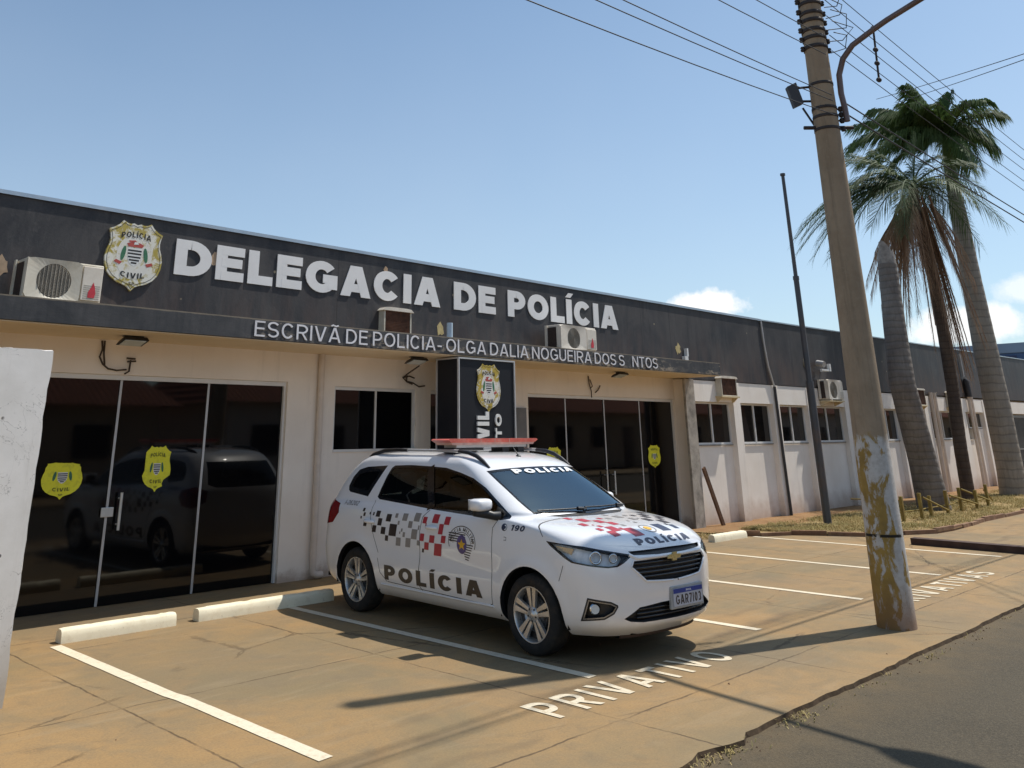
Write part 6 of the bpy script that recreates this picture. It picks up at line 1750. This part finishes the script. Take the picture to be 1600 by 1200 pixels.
    A1, B1, A2, B2 = Vector((23.01, 6.2, 10.33)), Vector((18.56, 3.4, 8.81)), Vector((23.75, 6.2, 10.4)), Vector((18.44, 3.4, 8.65))
    wire(A1-(B1-A1)*1.2, B1+(B1-A1)*3, .12, .009, 'upper of two thin wires crossing at the top right corner', gx); wire(A2-(B2-A2)*1.2, B2+(B2-A2)*3, .12, .009, 'lower of two thin wires crossing at the top right corner', gx)
    root = empty('wire_spacer', (10.95, 3.6, 5.9), 0, 'vertical wire spacer stick between the overhead wires', 'wire spacer')
    m = MB(); m.tube([(10.88, 3.6, 5.96), (11.0, 3.6, 6.78)], .014, 6); m.build('stick', M_HW, root)
    for t in (.0, .3, .55, .95):
        m = MB(); c = (10.88+.12*t, 3.6, 5.98+.8*t); m.lathe([(0, -.03), (.03, -.02), (.03, .02), (0, .03)], c, 'x', 8); m.build('clamp', M_HW, root)
build_pole()
# ------------------------------------------------------------------ gate and buildings beyond
def build_far():
    mg = simple('grey_gate_bars', (.20, .20, .20), .5, .4, .4, .1, 4)
    root = empty('metal_gate', (38, 10.1, 0), 0, 'grey barred metal gate at the far end of the white wing', 'gate')
    m = MB()
    for i in range(30):
        x = 36.05+i*.14; m.box(x, x+.035, 10.08, 10.11, .08, 2.3)
    m.build('bars', mg, root)
    m = MB(); m.box(36.03, 40.3, 10.06, 10.079, .04, .12); m.box(36.03, 40.3, 10.06, 10.079, 2.24, 2.34); m.box(36.03, 40.3, 10.06, 10.079, 1.1, 1.16); m.build('gate_frame', mg, root)
    root = empty('blue_shed', (65, 17, 0), 0, 'blue metal shed rising behind the far end of the station roof', 'building')
    mb1 = simple('blue_sheet', (.035, .085, .20), .5, .2, .4, .15, 1); mb2 = simple('pale_blue_sheet', (.16, .24, .34), .5, .2, .4, .12, 1)
    m = MB(); m.box(60, 84, 10.5, 24, 0, 6.15); m.build('wall', mb1, root)
    m = MB(); m.box(59.9, 84.1, 10.4, 24.1, 6.16, 6.72); m.build('roof_fascia', mb2, root)
    m = MB()
    for y in (11.6, 13.2, 14.9): m.box(59.94, 59.995, y, y+1.0, 5.2, 6.0)
    m.build('louvre', simple('dark_blue_louvre', (.012, .03, .09), .6), root)
    # houses over the road: what the dark glass fronts mirror
    mt = NT('clay_roof_tiles'); p = mt.pos(); X = mt.xyz(p)
    w = mt.math('SINE', mt.math('MULTIPLY', X[0], 28)); c = mt.mix(mt.step(mt.noise(p, 2.5, 6, .7), .35, .65), (.30, .10, .055), (.20, .075, .045)); c = mt.mix(mt.step(w, .3, -.9, 0, .6), c, (.08, .035, .025))
    mt.set(c, .85, 0, .3); mt.bump(w, .6, .03)
    mw = m_wallpaint('ochre_house_wall', (.42, .33, .22), (.50, .40, .27), .3); mw2 = m_wallpaint('pale_house_wall', (.55, .50, .44), (.62, .57, .50), .3)
    md = simple('dark_wood_door', (.07, .04, .025), .6); 
    def house(x0, x1, y, hw, hr, mwall, label):
        root = empty('house', ((x0+x1)/2, y, 0), 0, label, 'house', 'houses over the road')
        m = MB(); m.box(x0, x1, y-8, y, 0, hw); m.build('wall', mwall, root)
        m = MB(); o = .6; ym = y-4
        m.add([(x0-o, y+o, hw-.1), (x1+o, y+o, hw-.1), (x1-1.5, ym, hr), (x0+1.5, ym, hr), (x0-o, y-8-o, hw-.1), (x1+o, y-8-o, hw-.1)], [(0, 1, 2, 3), (5, 4, 3, 2), (4, 0, 3), (1, 5, 2)]); m.build('roof', mt.mat, root)
        n = int((x1-x0)/3)
        for i in range(n):
            a = x0+1+i*3; m = MB()
            if i == n//2: m.box(a, a+.9, y+.003, y+.05, .02, 2.15); m.build('door', md, root)
            else: m.box(a, a+1.3, y+.003, y+.06, 1.05, 2.15); m.build('window', M_SHADE, root)
    house(2, 15, -10.5, 2.9, 5.2, mw, 'ochre tiled house over the road, opposite the left glass door'); house(17.5, 30, -10, 3.1, 5.5, mw2, 'pale tiled house over the road, opposite the police car')
    house(56, 78, -10, 3.2, 5.8, mw2, 'pale tiled house over the road, last but one along the street'); house(82, 120, -10.5, 3.2, 6.0, mw, 'very long ochre tiled house at the far end of the street')
    house(33, 52, -10.5, 3.0, 6.0, mw, 'ochre tiled house over the road, opposite the palms')
build_far()
